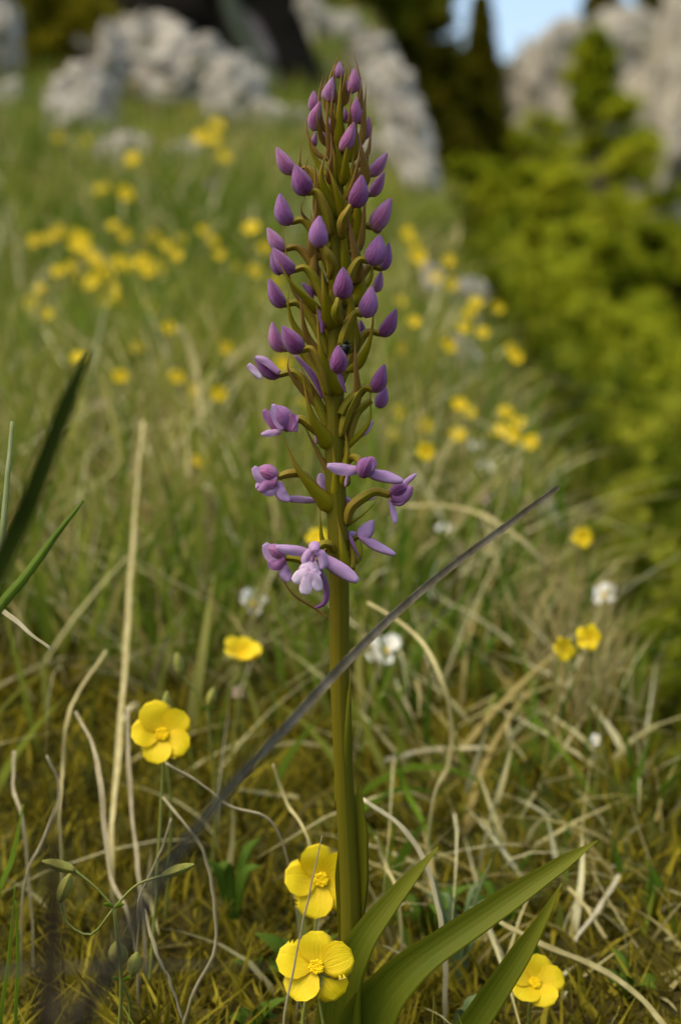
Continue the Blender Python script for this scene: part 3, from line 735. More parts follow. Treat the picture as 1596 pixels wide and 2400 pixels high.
shoot('rockrose shoot with one upright bud directly behind an open rockrose', (385, 1720), .475, (385, 1850), [([(388, 1690, 0)], (392, 1620, 0), 24)])

# ------------------------------------------------------------------ single blades and strands
def strand(name, pts, w, mat, label, cat='grass blade', flat=False, group=None, cup=.25, face=(0, -1, .2)):
    pts = [(a_, b_, c_ if c_ else (hit(a_, b_, .012, .42) or .6)) for a_, b_, c_ in pts]
    P = [W(*p) for p in pts]
    lo = P[-1]                                          # the last point is the rooted end
    base = Vector((lo.x, lo.y, gz(lo.x, lo.y)))
    if lo.z - base.z > .014:
        nxt = P[1] if lo is P[0] else P[-2]
        dirn = (lo - nxt); dirn.z = 0
        e = lo + dirn * .35; e.y += .012; e.z = gz(e.x, e.y) - .004
        mid = lo.lerp(e, .5) + (lo - nxt).normalized() * .004
        ext = [mid, e]
        P = (P + ext) if lo is P[-1] else (ext[::-1] + P)
        base = Vector((e.x, e.y, e.z + .004))
        w = list(w) if isinstance(w, (list, tuple)) else [w, w]
        w = w + [w[-1]] if lo is P[-3] else [w[0]] + w
    dm = sum(p[2] for p in pts) / len(pts)
    if cat == 'straw': w = [x_ * .8 for x_ in w]
    ws = [x_ * S * dm for x_ in w] if isinstance(w, (list, tuple)) else w * S * dm
    r_ = random.Random(int(pts[0][0] * 7 + pts[0][1]))
    P = spline(P, len(P) * 3)
    for i_ in range(1, len(P) - 1): P[i_] = P[i_] + Vector((r_.gauss(0, 1), r_.gauss(0, 1), r_.gauss(0, 1))) * (2.2 if cat == 'straw' else 1.) * S * dm * .45
    if isinstance(ws, list) and cat == 'straw': ws = [interp(ws, i_ / 13) * r_.uniform(.7, 1.15) for i_ in range(14)]
    if flat: me = blade(name, P, ws, face, cup, .0003, 40, 4, base)
    else:
        rs = [x_ * .5 for x_ in ws] if isinstance(ws, list) else ws * .5
        me = tube(name, P, rs, 40, 8, base, .6)
    o = link(name, me, M[mat]); o.location = base
    return tag(o, label, cat, group)
ST = [
 ([(336, 985, .66), (320, 1150, .64), (303, 1420, .60), (290, 1600, .57), (275, 1800, .53), (262, 1960, .50)], [13, 15, 16, 14], 'straw', 'long straight upright straw stalk with a blunt top left of the orchid', 1),
 ([(860, 1412, .52), (965, 1480, .51), (1030, 1580, .50), (1058, 1700, .50), (1048, 1800, .50), (1018, 1862, .50)], [9, 15, 16, 14, 10], 'straw', 'pale straw bowing in a half circle right behind the orchid stem', 1),
 ([(850, 1872, .44), (930, 1928, .44), (985, 2000, .44), (1016, 2085, .44), (1038, 2200, .44)], [13, 15, 15, 14], 'straw_pale', 'pale curved straw passing behind the tip of the upright orchid leaf', 1),
 ([(1170, 2160, .45), (1260, 2208, .445), (1400, 2268, .44), (1500, 2340, .435), (1570, 2420, .43)], [15, 18, 18, 16], 'straw', 'thick pale straw arching behind the shortest orchid leaf', 1),
 ([(938, 1184, .66), (1080, 1192, .65), (1185, 1240, .64), (1278, 1328, .64), (1240, 1385, .66), (1180, 1450, .68)], [11, 14, 14, 10, 10], 'straw', 'thin straw arching over and kinked down beside the grey blade', 1),
 ([(755, 1958, .374), (735, 2050, .374), (714, 2145, .374), (690, 2262, .374), (664, 2410, .374)], [3, 5, 6, 7], 'straw_grey', 'needle thin dry stalk crossing in front of two yellow rockroses', 0),
 ([(250, 1525, .52), (186, 1620, .51), (156, 1700, .50), (148, 1805, .50), (140, 1900, .49)], [11, 13, 12, 10], 'straw', 'straw bent over like a hook above the moss', 1),
 ([(178, 1668, .49), (215, 1740, .48), (236, 1830, .47), (246, 1950, .465), (262, 2060, .46), (300, 2140, .455)], [12, 15, 15, 12, 10], 'straw_grey', 'grey dry strand curving down across the moss', 1),
 ([(300, 1655, .50), (303, 1800, .49), (316, 1960, .475), (330, 2090, .465)], [13, 15, 13, 11], 'straw_grey', 'straight grey dry strand alongside the upright straw stalk', 1),
 ([(388, 1788, .44), (462, 1830, .44), (542, 1890, .44), (650, 1945, .44)], [9, 9, 8, 5], 'straw_grey', 'thin dry strand leading from the open rockrose towards the orchid stem', 0),
 ([(382, 1868, .435), (440, 1940, .43), (482, 2012, .43), (502, 2110, .43), (504, 2222, .43), (452, 2330, .43), (428, 2420, .43)], [9, 11, 11, 11, 10], 'straw_grey', 'long dry strand snaking across moss with a sharp elbow near its end', 0),
 ([(402, 1918, .44), (378, 1995, .44), (336, 2085, .44), (325, 2140, .44)], [7, 8, 8], 'straw_grey', 'short thin dry strand branching over the moss', 0),
 ([(340, 2130, .425), (365, 2230, .42), (398, 2300, .42), (428, 2390, .42)], [8, 12, 10, 8], 'straw_grey', 'dry strand with a thick pale knot low in the moss', 0),
 ([(110, 1770, .47), (140, 1860, .47), (95, 1980, .46), (60, 2060, .46)], [8, 10, 8], 'straw_grey', 'crooked dry strand over the moss behind the thin green blades', 0),
 ([(35, 1760, .48), (32, 1850, .475), (55, 1930, .47)], [12, 13, 8], 'straw_grey', 'short curled grey strand at the edge of the moss', 1),
 ([(122, 1522, .40), (60, 1474, .40), (8, 1432, .40), (-60, 1400, .40), (-130, 1500, .40), (-160, 1800, .40)], [8, 15, 14, 14], 'straw_pale', 'short bright white dry blade end lying under the green blade', 1),
 ([(-10, 830, 0), (50, 905, 0), (105, 985, 0)], [13, 14, 10], 'straw', 'pale straw slanting through the grass behind the dark blade', 1),
 ([(608, 795, .95), (540, 845, .93), (465, 925, .9), (385, 1000, .88), (330, 1085, .86)], [17, 18, 18, 14], 'straw', 'broad pale straw leaning diagonally left of the orchid buds', 1),
 ([(420, 765, .85), (450, 830, .85), (468, 940, .84), (478, 1080, .83), (470, 1230, .82), (440, 1400, .8)], [14, 18, 17, 16, 12], 'straw', 'tall broad straw blade bent at the top below a yellow rockrose', 1),
 ([(432, 970, .8), (438, 1100, .78), (425, 1260, .76), (400, 1440, .74)], [14, 16, 15, 12], 'straw', 'upright pale straw in the tuft left of the lowest orchid flowers', 1),
 ([(-10, 1612, 0), (70, 1570, 0), (155, 1540, 0)], [11, 12, 9], 'straw', 'pale straw lying nearly level above the moss', 1),
 ([(640, 1745, 0), (720, 1742, 0), (800, 1760, 0)], [9, 10, 8], 'straw', 'short straw lying level behind the orchid stem', 1),
 ([(640, 1790, .47), (672, 1880, .47), (722, 1970, .46)], [9, 11, 9], 'straw', 'straw slanting down to the half hidden rockrose', 1),
 ([(880, 1960, .48), (905, 2030, .48), (930, 2090, .47)], [11, 12, 9], 'straw', 'short pale straw beside the sheathed lower stem', 1),
 ([(950, 2240, .46), (900, 2330, .45), (860, 2420, .44)], [8, 9, 6], 'straw_grey', 'thin dry strand between the orchid leaves', 0),
 ([(1450, 2050, 0), (1400, 2130, 0), (1345, 2205, 0)], [13, 15, 12], 'straw_pale', 'short pale straw crossing beyond the leaf tips', 1),
 ([(1330, 2080, 0), (1375, 2130, 0), (1420, 2200, 0)], [10, 12, 10], 'straw', 'straw lying crosswise under the short pale straw beyond the leaf tips', 1),
 ([(1160, 1495, .72), (1145, 1600, .70), (1130, 1680, .68), (1145, 1790, .66)], [13, 15, 14, 10], 'straw', 'upright pale straw in the tangle right of the orchid stem', 1),
 ([(1225, 1590, .66), (1180, 1670, .65), (1140, 1740, .64)], [11, 13, 10], 'straw', 'straw leaning across the upright pale straw in the tangle', 1),
 ([(880, 1790, 0), (1000, 1758, 0), (1150, 1752, 0)], [12, 14, 10], 'straw_pale', 'pale straw lying level right behind the orchid stem', 1),
 ([(700, 1870, 0), (640, 1860, 0), (560, 1850, 0)], [10, 11, 8], 'straw', 'straw lying level just left of the sheathed stem', 1),
]
for pts, w, mt, lab, fl in ST:
    strand('dry_stalk', pts, w, mt, lab, 'straw', bool(fl), 'single dry stalks around the orchid')
strand('grass_blade', [(1307, 1142, .405), (1180, 1236, .395), (1050, 1332, .385), (920, 1442, .37), (800, 1562, .35), (680, 1690, .325), (560, 1815, .28), (440, 1960, .23), (330, 2110, .185), (220, 2330, .15), (120, 2700, .13)],
       [17, 23, 25, 27, 28, 26, 20, 13, 8, 6], 'greyblade', 'long dark grey dry blade slanting in front of the orchid stem', 'grass blade', True, None, .5, (0, -1, -.05))
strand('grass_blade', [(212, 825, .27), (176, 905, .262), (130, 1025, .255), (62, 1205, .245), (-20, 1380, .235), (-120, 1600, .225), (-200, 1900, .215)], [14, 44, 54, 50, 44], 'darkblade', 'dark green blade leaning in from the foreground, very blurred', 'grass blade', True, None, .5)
strand('grass_blade', [(196, 1174, .37), (120, 1270, .365), (60, 1352, .36), (0, 1424, .355), (-80, 1540, .35), (-150, 1750, .35)], [7, 21, 24, 25, 22], 'rush', 'fresh green grass blade with brown tip beside the dark blade', 'grass blade', False)
strand('grass_blade', [(30, 988, .40), (18, 1120, .395), (4, 1280, .39), (-20, 1500, .385), (-50, 1800, .38)], [10, 14, 16, 16], 'rush_pale', 'thin pale green upright blade with blunt white tip', 'grass blade', False)
strand('grass_blade', [(36, 2075, .395), (24, 2230, .395), (2, 2400, .395)], [3, 9, 10, 8], 'greenblade', 'thin green blade leaning, one of two sprouting together from the moss', 'grass blade', True)
strand('grass_blade', [(38, 2110, .392), (43, 2250, .392), (38, 2410, .392)], [3, 9, 9, 8], 'greenblade', 'thin straight green blade beside the leaning one in the moss', 'grass blade', True)
strand('grass_blade', [(56, 1885, .45), (30, 2010, .445), (-5, 2115, .44)], [4, 12, 12, 8], 'greenblade', 'green blade behind the crooked dry strand over the moss', 'grass blade', True)
strand('grass_blade', [(132, 1830, .20), (126, 1990, .195), (130, 2180, .19), (118, 2420, .18), (110, 2700, .17)], [8, 30, 60, 110, 140], 'darkdead_shade', 'blackish dead blade standing upright in the near foreground, strongly blurred', 'grass blade', True, None, .4, (0, -1, -.6))
strand('grass_blade', [(590, 1795, .235), (480, 1930, .22), (360, 2090, .205), (250, 2260, .195), (150, 2450, .185), (60, 2700, .175)], [6, 34, 52, 80, 120, 140], 'darkdead_shade', 'blackish strip of painted shade along the lower end of the grey blade', 'grass blade', True, None, .4, (0, -1, -.6))  # separate dark strip: shade of the grey blade's lower part put into colour
strand('grass_blade', [(640, 2268, .25), (440, 2262, .235), (160, 2266, .22), (-60, 2290, .21), (-200, 2380, .20)], [4, 9, 12, 13, 12], 'greyblade', 'blurred grey green blade lying level across the near moss', 'grass blade', True, None, .4)
for pts, w, lab in [
    ([(1300, 1448, .8), (1100, 1590, .72), (960, 1690, .66), (880, 1760, .62)], [8, 13, 13, 10], 'long yellow green blade slanting through the tangle right of the orchid'),
    ([(1210, 1640, .6), (1300, 1740, .58), (1400, 1880, .56), (1500, 2060, .54)], [6, 10, 10, 8], 'thin dark green stalk slanting downhill across the dry grass'),
    ([(1095, 1150, .8), (1075, 1240, .76), (1010, 1370, .7), (930, 1490, .66)], [9, 13, 13, 10], 'upright light green blade crossed by the arching straw'),
    ([(1040, 1860, .55), (940, 1850, .54), (850, 1900, .53)], [6, 14, 12], 'yellowing broad blade arching behind the sheathed stem'),
    ([(1130, 1835, .55), (1060, 1805, .55), (960, 1800, .55), (860, 1850, .55)], [5, 13, 14, 10], 'arched yellow green blade above the yellowing broad blade'),
    ([(930, 1760, .53), (950, 1850, .53), (1000, 1950, .52)], [7, 14, 5], 'pale green blade pointing down behind the curved straw'),
    ([(240, 720, 1.05), (225, 850, 1.0), (210, 1000, .95)], [16, 20, 18], 'broad pale green blade under the dense yellow cluster'),
    ([(700, 1300, .7), (600, 1345, .68), (520, 1380, .66)], [9, 11, 8], 'pale blade slanting behind the lowest orchid flower')]:
    strand('grass_blade', pts, w, 'greenblade', lab, 'grass blade', True)

# tawny tuft at the bank edge
x = nr.normal(.092, .010, 420); dd_ = nr.uniform(.60, .74, 420); y = CAMY + dd_; n = 420
o = blades_mesh('tawny_grass', x, y, nr.uniform(.02, .045, n), nr.uniform(.001, .002, n), nr.uniform(.05, .4, n), nr.uniform(0, 6.28, n), nr.uniform(0, .3, n), 'dry', 5, label='tawny grass fringe along the edge of the bank', rcol=nr.uniform(0, .45, n))

# herbs: rosettes of lance-shaped leaves
def herb(px, py, d, n, L, wd, label, mat='herb', spread=.8, seed=0, up=.5):
    r = random.Random(seed); x_ = (px - 798) * S * d; y_ = CAMY + d; b_ = Vector((x_, y_, gz(x_, y_) - .002))
    root = empty('leafy_herb', b_, label, 'plant', 'small leafy herbs in the turf')
    for i in range(n):
        az = i * 2.399 + r.uniform(-.3, .3); l = L * r.uniform(.45, .8); out = Vector((math.cos(az), math.sin(az), 0))
        e = b_ + out * l * spread * .7 + Vector((0, 0, l * up * r.uniform(.7, 1.3)))
        m_ = b_ + out * l * spread * .3 + Vector((0, 0, l * up * .8))
        link('leaf', blade('leaf', [b_, m_, e], [wd * .2, wd * .55, wd * .6, wd * .06], (0, -.5, .8), .25, .0003, 9, 3, b_), M[mat], root)
for i, (px, py, d, n, L, wd, lab, mt, sp, up) in enumerate([
    (1075, 2120, .475, 14, .042, .0028, 'feathery grey green herb tuft behind the upright orchid leaf', 'herb_grey', .5, 1.),
    (1000, 2090, .50, 9, .03, .0055, 'dark green broad leaved herb behind the grey green tuft', 'herb', .9, .7),
    (1180, 2060, .50, 10, .028, .005, 'dark green oval leaved herb above the long orchid leaf', 'herb', .9, .8),
    (545, 1790, .50, 5, .032, .0055, 'fresh green lance shaped leaves below the cupped rockrose', 'herb', .6, 1.1),
    (590, 2200, .445, 7, .022, .005, 'green herb rosette in the moss left of the rockroses', 'herb', .9, .6),
    (560, 2330, .43, 7, .018, .004, 'small bright herb low in the moss', 'herb', 1., .5),
    (1075, 2330, .43, 4, .03, .0045, 'single greyish herb between the two longest orchid leaves', 'herb_grey', .3, 1.1),
    (860, 2140, .46, 8, .028, .006, 'dark herb leaves in the angle between stem and upright leaf', 'herb', .9, .6),
    (620, 2010, .47, 7, .018, .005, 'little rounded herb in the moss beside the dry strand', 'herb', 1., .5),
    (1480, 2250, .46, 8, .024, .005, 'dark herb under the thick pale straw', 'herb', .9, .7),
    (1350, 2380, .44, 7, .018, .005, 'low herb beside the peeking rockrose', 'herb', .9, .6),
    (700, 1960, .47, 6, .026, .008, 'dark broad leaves just above the half hidden rockrose', 'herb', .9, .7),
    (1110, 1640, .66, 8, .03, .006, 'green herb in the straw tangle', 'herb', .8, .8),
    (640, 1420, .72, 8, .03, .006, 'green herb beside the small white flower', 'herb', .8, .8),
    (230, 1230, .9, 9, .04, .007, 'green herb in the tall grass behind the green blade', 'herb_grey', .7, .9)]):
    herb(px, py, d, n, L, wd, lab, mt, sp, i, up)

# ------------------------------------------------------------------ the orchid
OB = Vector((W(822, 2690, .40).x, 0, 0)); OB.z = gz(OB.x, 0.)
orch = empty('fragrant_orchid', OB, 'tall purple orchid spike on an olive stem with long green basal leaves', 'orchid')
D = .40
K = 1e-4                                            # metres per photo pixel at the orchid
def O(px, py, dd=0.): return W(px, py, D + dd)
SX = [(100, 803), (200, 801), (300, 797), (450, 792), (600, 788), (750, 785), (900, 784), (1000, 784), (1100, 785), (1200, 790), (1340, 795), (1500, 795), (1600, 796), (1750, 802), (1850, 808), (2000, 816), (2100, 821), (2200, 824), (2450, 824), (2720, 822)]
def stemx(py): return float(np.interp(py, [a_ for a_, _ in SX], [b_ for _, b_ in SX]))
link('stem', tube('stem', [O(stemx(py), py) for py in (150, 250, 350, 500, 650, 800, 950, 1100, 1250, 1400, 1550, 1700, 1850, 2000, 2150, 2300, 2500, 2720)],
     [K * v for v in (3, 6, 10, 15, 18, 21, 23, 24, 24, 23.5, 23, 22, 22, 23, 25, 27, 28, 28)], 90, 18, OB, lobe=.02), M['stem'], orch)
# buds: tip, base, width (photo pixels), depth
C1 = lambda x, y: (550 + x * .2933, 100 + y * .2933)
C2 = lambda x, y: (550 + x * .2933, 500 + y * .2933)
C3 = lambda x, y: (550 + x * .2933, 900 + y * .2933)
BW = [.36, .75, .93, 1., .99, .91, .79, .65, .49, .32, .11]
def bud(tip, base, w, dd, pale=False, ov=True, tdd=0., side=None, bend=.09):
    T, B = O(*tip, dd + tdd), O(*base, dd); w *= rnd.uniform(.82, 1.0); bend *= rnd.uniform(.3, 1.6)
    ax = T - B; lat = Vector((-ax.z, 0, ax.x)) * bend * (1 if tip[0] > 790 else -1)
    P = [B, B.lerp(T, .35) - lat * .9, B.lerp(T, .7) - lat * .5, T]
    o = link('flower_bud', tube('flower_bud', P, [K * w * .5 * v for v in BW], 22, 30, OB, .95, .045, ref=(rnd.uniform(-.4, .4), -1, .2)), M['bud_pale' if pale else 'bud'], orch)
    if ov:
        sx = stemx(base[1]); dx = base[0] - sx; sg = 1 if dx > 0 else -1
        ay = base[1] + 55 + .55 * abs(dx)
        A = O(stemx(ay) + sg * 14, ay, dd * .45)
        m1 = O(base[0] - dx * .30, base[1] + (-6 if abs(dx) > 60 else 14), dd * 1.05); m2 = O(sx + dx * .35, base[1] + 34 + abs(dx) * .15, dd * .85)
        link('ovary', tube('ovary', [A, m2, m1, B.lerp(T, .06)], [K * 9, K * 12, K * 11, K * 8, K * 7], 16, 10, OB, 1., .12), M['ovary'], orch)
F_ = -.0085
BUDS = [
 (C1(840,150), C1(815,280), 24, -.002, 1, 0), (C1(785,275), C1(768,475), 29, -.004, 1, 0), (C1(955,205), C1(922,400), 31, -.003, 1, 0), (C1(632,385), C1(655,560), 35, .001, 1, 0),
 (C1(685,470), C1(640,705), 34, -.004, 1, 0), (C1(975,438), C1(930,645), 31, -.005, 1, 0), (C1(955,635), C1(850,865), 38, -.006, 1, 0), (C1(1072,592), C1(1030,775), 23, .003, 1, 0),
 (C1(648,715), C1(646,830), 17, .002, 1, 0), (C1(335,838), C1(490,1035), 40, .0, 1, 1), (C1(485,978), C1(585,1215), 52, F_*.7, 0, 1), (C1(1220,880), C1(1070,1062), 36, .002, 1, 1),
 (C1(1195,1035), C1(1080,1225), 34, .005, 1, 1), (C1(1015,1058), C1(930,1305), 48, F_, 0, 1), (C1(362,1205), C1(455,1448), 46, -.002, 0, 1), (C1(1248,1242), C1(1090,1490), 44, .0, 1, 1),
 (C1(1150,1380), C1(1120,1520), 30, .004, 1, 0), (C2(678,20), C2(712,265), 53, F_*1.15, 0, 1), (C2(262,115), C2(395,300), 36, .0, 1, 1), (C2(305,275), C2(480,465), 46, F_*.5, 0, 1),
 (C2(292,310), C2(370,490), 26, .001, 0, 0), (C2(1160,172), C2(1065,398), 50, F_*.7, 0, 1), (C2(1232,235), C2(1175,455), 29, .003, 0, 1), (C2(865,432), C2(830,680), 51, F_*1.25, 0, 1),
 (C2(278,522), C2(400,745), 41, -.001, 0, 1), (C2(1095,585), C2(1020,825), 45, F_*.9, 0, 1), (C2(1170,465), C2(1125,630), 25, .005, 1, 0), (C2(1290,765), C2(1160,975), 38, .0, 0, 1),
 (C2(300,868), C2(395,1100), 36, .002, 1, 1), (C2(380,900), C2(535,1110), 48, F_*.8, 0, 1), (C2(825,1055), C2(795,1270), 51, F_*1.3, 0, 0), (C2(160,1150), C2(360,1300), 40, -.001, 0, 1),
 (C2(1195,1205), C2(1105,1425), 44, F_*.4, 0, 1), (C2(1205,1380), C2(1140,1552), 34, .003, 0, 0), (C2(1000,850), C2(1015,965), 18, .006, 0, 0)]
for tip, base, w, dd, pale, ov in BUDS:
    bud(tip, base, w, dd, bool(pale), bool(ov), tdd=-.0006)
def bract(pts, w, dd=0., mat='bract', ref=(0, -1, .15), cup=-.55, th=3.2, tipdd=0.):
    if not isinstance(dd, (list, tuple)): dd = [dd * .55, dd, dd + tipdd] if len(pts) == 3 else [dd] * len(pts)
    P = [O(x_, y_, d_) for (x_, y_), d_ in zip(pts, dd)]
    bx_, by_ = pts[0]; sx_ = stemx(by_ + 22)
    w *= 1.15
    if abs(bx_ - sx_) >= 60 and len(pts) == 3:
        fy_ = by_ + 20 + .5 * abs(bx_ - sx_); P = [O(stemx(fy_) + (14 if bx_ > sx_ else -14), fy_, dd[0] * .3)] + P
    if abs(bx_ - sx_) < 60:                              # foot of the bract clasps the stem
        P = [O(sx_ + (bx_ - sx_) * .45, by_ + 24, -.0012 if dd[0] < 0 else .0006)] + P
    ws = [K * w * v for v in (.40, .86, 1., .95, .74, .50, .31, .17, .08, .02)]
    return link('bract', blade('bract', P, ws, ref, cup, K * th, 20, 6, OB), M[mat], orch)
c1 = lambda *a_: [C1(*p) for p in a_]
c2 = lambda *a_: [C2(*p) for p in a_]
c3 = lambda *a_: [C3(*p) for p in a_]
bract(c1((762,520),(765,280),(858,48)), 19, -.003); bract(c1((1000,500),(990,240),(948,72)), 15, -.002, 'bract_red'); bract(c1((905,420),(918,210),(888,98)), 9, .002, 'bract_red')
bract(c1((690,640),(678,420),(706,252)), 15, -.004, 'bract_red'); bract(c1((838,800),(838,500),(858,175)), 30, -.0065); bract(c1((1015,760),(1038,500),(1054,312)), 18, -.002, 'bract_red')
bract(c1((770,860),(738,620),(742,430)), 21, -.006, 'bract_red'); bract(c1((545,1010),(522,920),(552,678)), 11, -.001, 'bract_red'); bract(c1((690,1000),(600,830),(600,640)), 14, -.001)
bract(c1((880,1060),(895,850),(948,595)), 22, -.0072); bract(c1((1035,1080),(1012,850),(962,630)), 26, -.0055, 'bract_red'); bract(c1((770,1330),(690,1070),(738,845)), 36, -.0065)
bract(c1((880,1400),(805,1150),(722,925)), 34, -.008); bract(c1((850,1040),(820,870),(790,690)), 46, -.003); bract(c1((620,1640),(648,1350),(662,1050)), 24, -.006, 'bract_red')
bract(c1((600,1440),(530,1330),(585,1200)), 10, -.004, 'bract_red'); bract(c1((1000,1600),(1035,1330),(1046,1080)), 20, -.003, 'bract_red'); bract(c1((850,1600),(905,1250),(900,960)), 50, -.001)
bract(c1((700,1560),(720,1300),(700,1080)), 40, -.002)
for q_ in (((905,1280),(935,1040),(962,800)),((775,1180),(795,960),(780,760)),((690,1330),(650,1150),(640,930)),((960,1500),(985,1280),(980,1080)),((820,760),(800,600),(815,400)),((930,860),(960,700),(985,520))):
    bract(c1(*q_), 34, -.0035)
for q_, w_, d_ in ((((800,420),(790,260),(815,120)),14,-.0045),(((870,430),(880,300),(905,150)),15,-.005),(((740,520),(715,380),(735,230)),14,-.002),(((960,560),(1000,420),(1012,240)),14,-.004),
        (((640,860),(575,700),(590,520)),12,.001),(((930,700),(920,560),(935,330)),16,-.007),(((800,700),(775,520),(790,330)),16,-.007),(((1050,900),(1085,740),(1110,560)),12,.001),(((700,760),(660,600),(672,470)),14,-.006),
        (((990,1180),(1060,960),(1075,800)),14,-.002),(((620,1180),(570,1000),(600,860)),13,-.003),(((930,1180),(985,960),(1000,820)),16,-.008),(((760,1060),(775,900),(770,720)),18,-.008)):
    bract(c1(*q_), w_, d_, 'bract_red')
for tip_, base_, w_, d_ in (((735,330),(742,470),20,.001),((890,300),(880,420),19,.001),((800,560),(790,690),19,-.001),((880,520),(872,640),20,.002),((1010,520),(990,650),19,.002),((730,700),(735,820),18,-.001)):
    bud(C1(*tip_), C1(*base_), w_, d_, True, False)
bract(c2((985,470),(930,160),(880,-60)), 27, -.007, 'bract_red'); bract(c2((770,860),(720,640),(690,380)), 42, -.0075); bract(c2((480,640),(410,300),(356,-150)), 8, [-.002, -.003, -.002], 'bract_red', th=3)
bract(c2((620,720),(440,540),(318,300)), 20, -.0085, 'bract'); bract(c2((590,1000),(536,790),(524,610)), 16, -.005, 'bract_red'); bract(c2((500,930),(428,730),(442,585)), 14, -.003)
bract(c2((790,1385),(690,1110),(655,735)), 40, -.008); bract(c2((1000,1180),(1092,960),(1116,545)), 22, -.004); bract(c2((975,1480),(965,1170),(960,915)), 21, -.0065, 'bract_red')
bract(c2((1000,640),(985,330),(1000,120)), 30, -.003, 'bract'); bract(c2((860,480),(880,200),(850,-60)), 46, -.002); bract(c2((640,560),(640,200),(600,-40)), 26, -.003, 'bract_red')
bract(c2((820,600),(740,330),(720,60)), 30, -.004, 'bract'); bract(c2((930,1010),(930,720),(905,470)), 40, -.004); bract(c2((560,1430),(430,1250),(450,1090)), 15, -.004, 'bract_red')
bract(c2((640,1500),(600,1360),(480,1130)), 12, -.003, 'bract_red'); bract(c2((1060,560),(1100,420),(1090,300)), 12, .0)
bract(c2((760,1000),(770,700),(800,420)), 52, -.0015); bract(c2((820,1250),(850,1000),(870,760)), 40, -.001)
bract(c3((735,450),(605,220),(530,-155)), 36, -.006); bract(c3((735,950),(520,700),(368,385)), 38, -.0055); bract(c3((905,490),(1055,340),(1088,200),(1070,-120)), 15, [-.001,-.002,-.002,-.002])
bract(c3((715,640),(600,420),(555,320)), 14, -.002, 'bract_red'); bract(c3((865,1440),(850,1230),(815,1040)), 44, [-.0026,-.0027,-.0024], 'bract', cup=-1.2)
bract(c3((645,1792),(440,1650),(330,1380),(316,1170)), 7, [-.001,-.003,-.004,-.004], 'bract_red', th=4); bract(c3((890,1140),(1010,1055),(1120,945),(1136,825)), 7, [0,-.001,-.001,0], 'bract', th=3)
bract(c3((1000,1390),(1005,1260),(932,1110)), 8, .0, 'bract', th=3); bract(c3((705,1260),(685,1100),(690,930)), 12, -.001, 'bract'); bract(c3((860,760),(900,540),(870,300)), 34, [-.0024,-.0026,-.0022], cup=-1.1)
bract(c3((800,860),(800,640),(770,420)), 40, [-.0024,-.0026,-.0022], cup=-1.1)
def ov(pts, r, dd, mat='ovary', fl='ovary', parent=None):
    P = [O(x_, y_, d_) for (x_, y_), d_ in zip(pts, dd)] if isinstance(dd, (list, tuple)) else [O(x_, y_, dd) for x_, y_ in pts]
    return link(fl, tube(fl, P, [K * v for v in r], 20, 10, OB, 1., .1), M[mat], parent or orch)
# open flowers -----------------------------------------------------------
def petal(pts, w, dd, parent, mat='petal', ref=(0, -1, .3), cup=-.4, name='petal', shape=None, th=3.4):
    dd = dd if isinstance(dd, (list, tuple)) else [dd] * len(pts)
    P = [O(x_, y_, d_) for (x_, y_), d_ in zip(pts, dd)]
    ws = [K * w * v for v in (shape or (.55, .80, .90, .94, .90, .74, .34))]
    return link(name, blade(name, P, ws, ref, cup, K * th, 16, 6, OB, wave=.16, ph=w), M[mat], parent)
def hood(tip, base, w, dd, parent, mat='bud', tdd=0.):
    T, B = O(*tip, dd + tdd), O(*base, dd)
    return link('hood', tube('hood', [B, B.lerp(T, .5) + Vector((0, -K * 3, K * 5)), T], [K * w * .5 * v for v in (.3, .8, 1., 1., .85, .6, .2)], 14, 14, OB, .9, .1), M[mat], parent)
# upper left, half open
f = ov(c3((700,420),(600,330),(530,280),(470,290)), [9,11,10,8], [-.002,-.003,-.003,-.003], fl='open_flower')
hood(C3(320,175), C3(440,375), 46, -.004, f, 'bud'); petal(c3((350,380),(285,290),(235,205)), 26, -.003, f, 'petal_dark', cup=.5); petal(c3((375,378),(300,385),(212,402)), 19, -.004, f, 'petal')
petal(c3((380,370),(330,270),(308,160)), 22, -.0055, f, 'petal', cup=.4); petal(c3((440,380),(470,300),(505,250)), 22, -.0058, f, 'petal_dark', cup=.5); petal(c3((450,240),(480,310),(488,385)), 17, -.0062, f, 'petal_dark')
# upper right, sepals spread
f = ov(c3((905,620),(940,585),(985,600),(1010,650)), [8,9,9,8], [-.001,-.002,-.004,-.005], fl='open_flower')
hood(C3(1090,590), C3(1015,750), 43, -.0075, f, 'bud'); petal(c3((985,680),(880,680),(740,648)), 32, [-.007,-.0075,-.008], f, 'petal'); petal(c3((1060,710),(1200,735),(1345,775)), 31, [-.007,-.0065,-.006], f, 'petal')
petal(c3((1050,640),(1085,600),(1110,640),(1090,700)), 18, -.009, f, 'petal_dark'); petal(c3((910,690),(895,760),(882,820)), 9, -.003, f, 'petal')
# left, nodding
f = ov(c3((690,880),(560,730),(440,715),(350,745)), [9,10,10,8], [-.001,-.002,-.003,-.003], fl='open_flower')
hood(C3(165,700), C3(345,770), 46, -.003, f, 'bud_pale'); petal(c3((340,760),(230,745),(150,665)), 34, -.0048, f, 'petal', cup=-.5); petal(c3((340,790),(280,850),(170,800)), 28, -.0046, f, 'petal', cup=-.4)
petal(c3((335,775),(250,800),(190,855)), 34, -.0052, f, 'petal_dark', cup=-.6); petal(c3((350,780),(370,870),(440,935)), 30, [-.004,-.0045,-.004], f, 'petal'); petal(c3((420,915),(540,920),(670,930)), 20, [-.002,0,.002], f, 'petal')
petal(c3((715,850),(700,790),(685,715)), 26, .004, f, 'petal'); petal(c3((185,810),(172,835)), 8, -.005, f, 'petal')
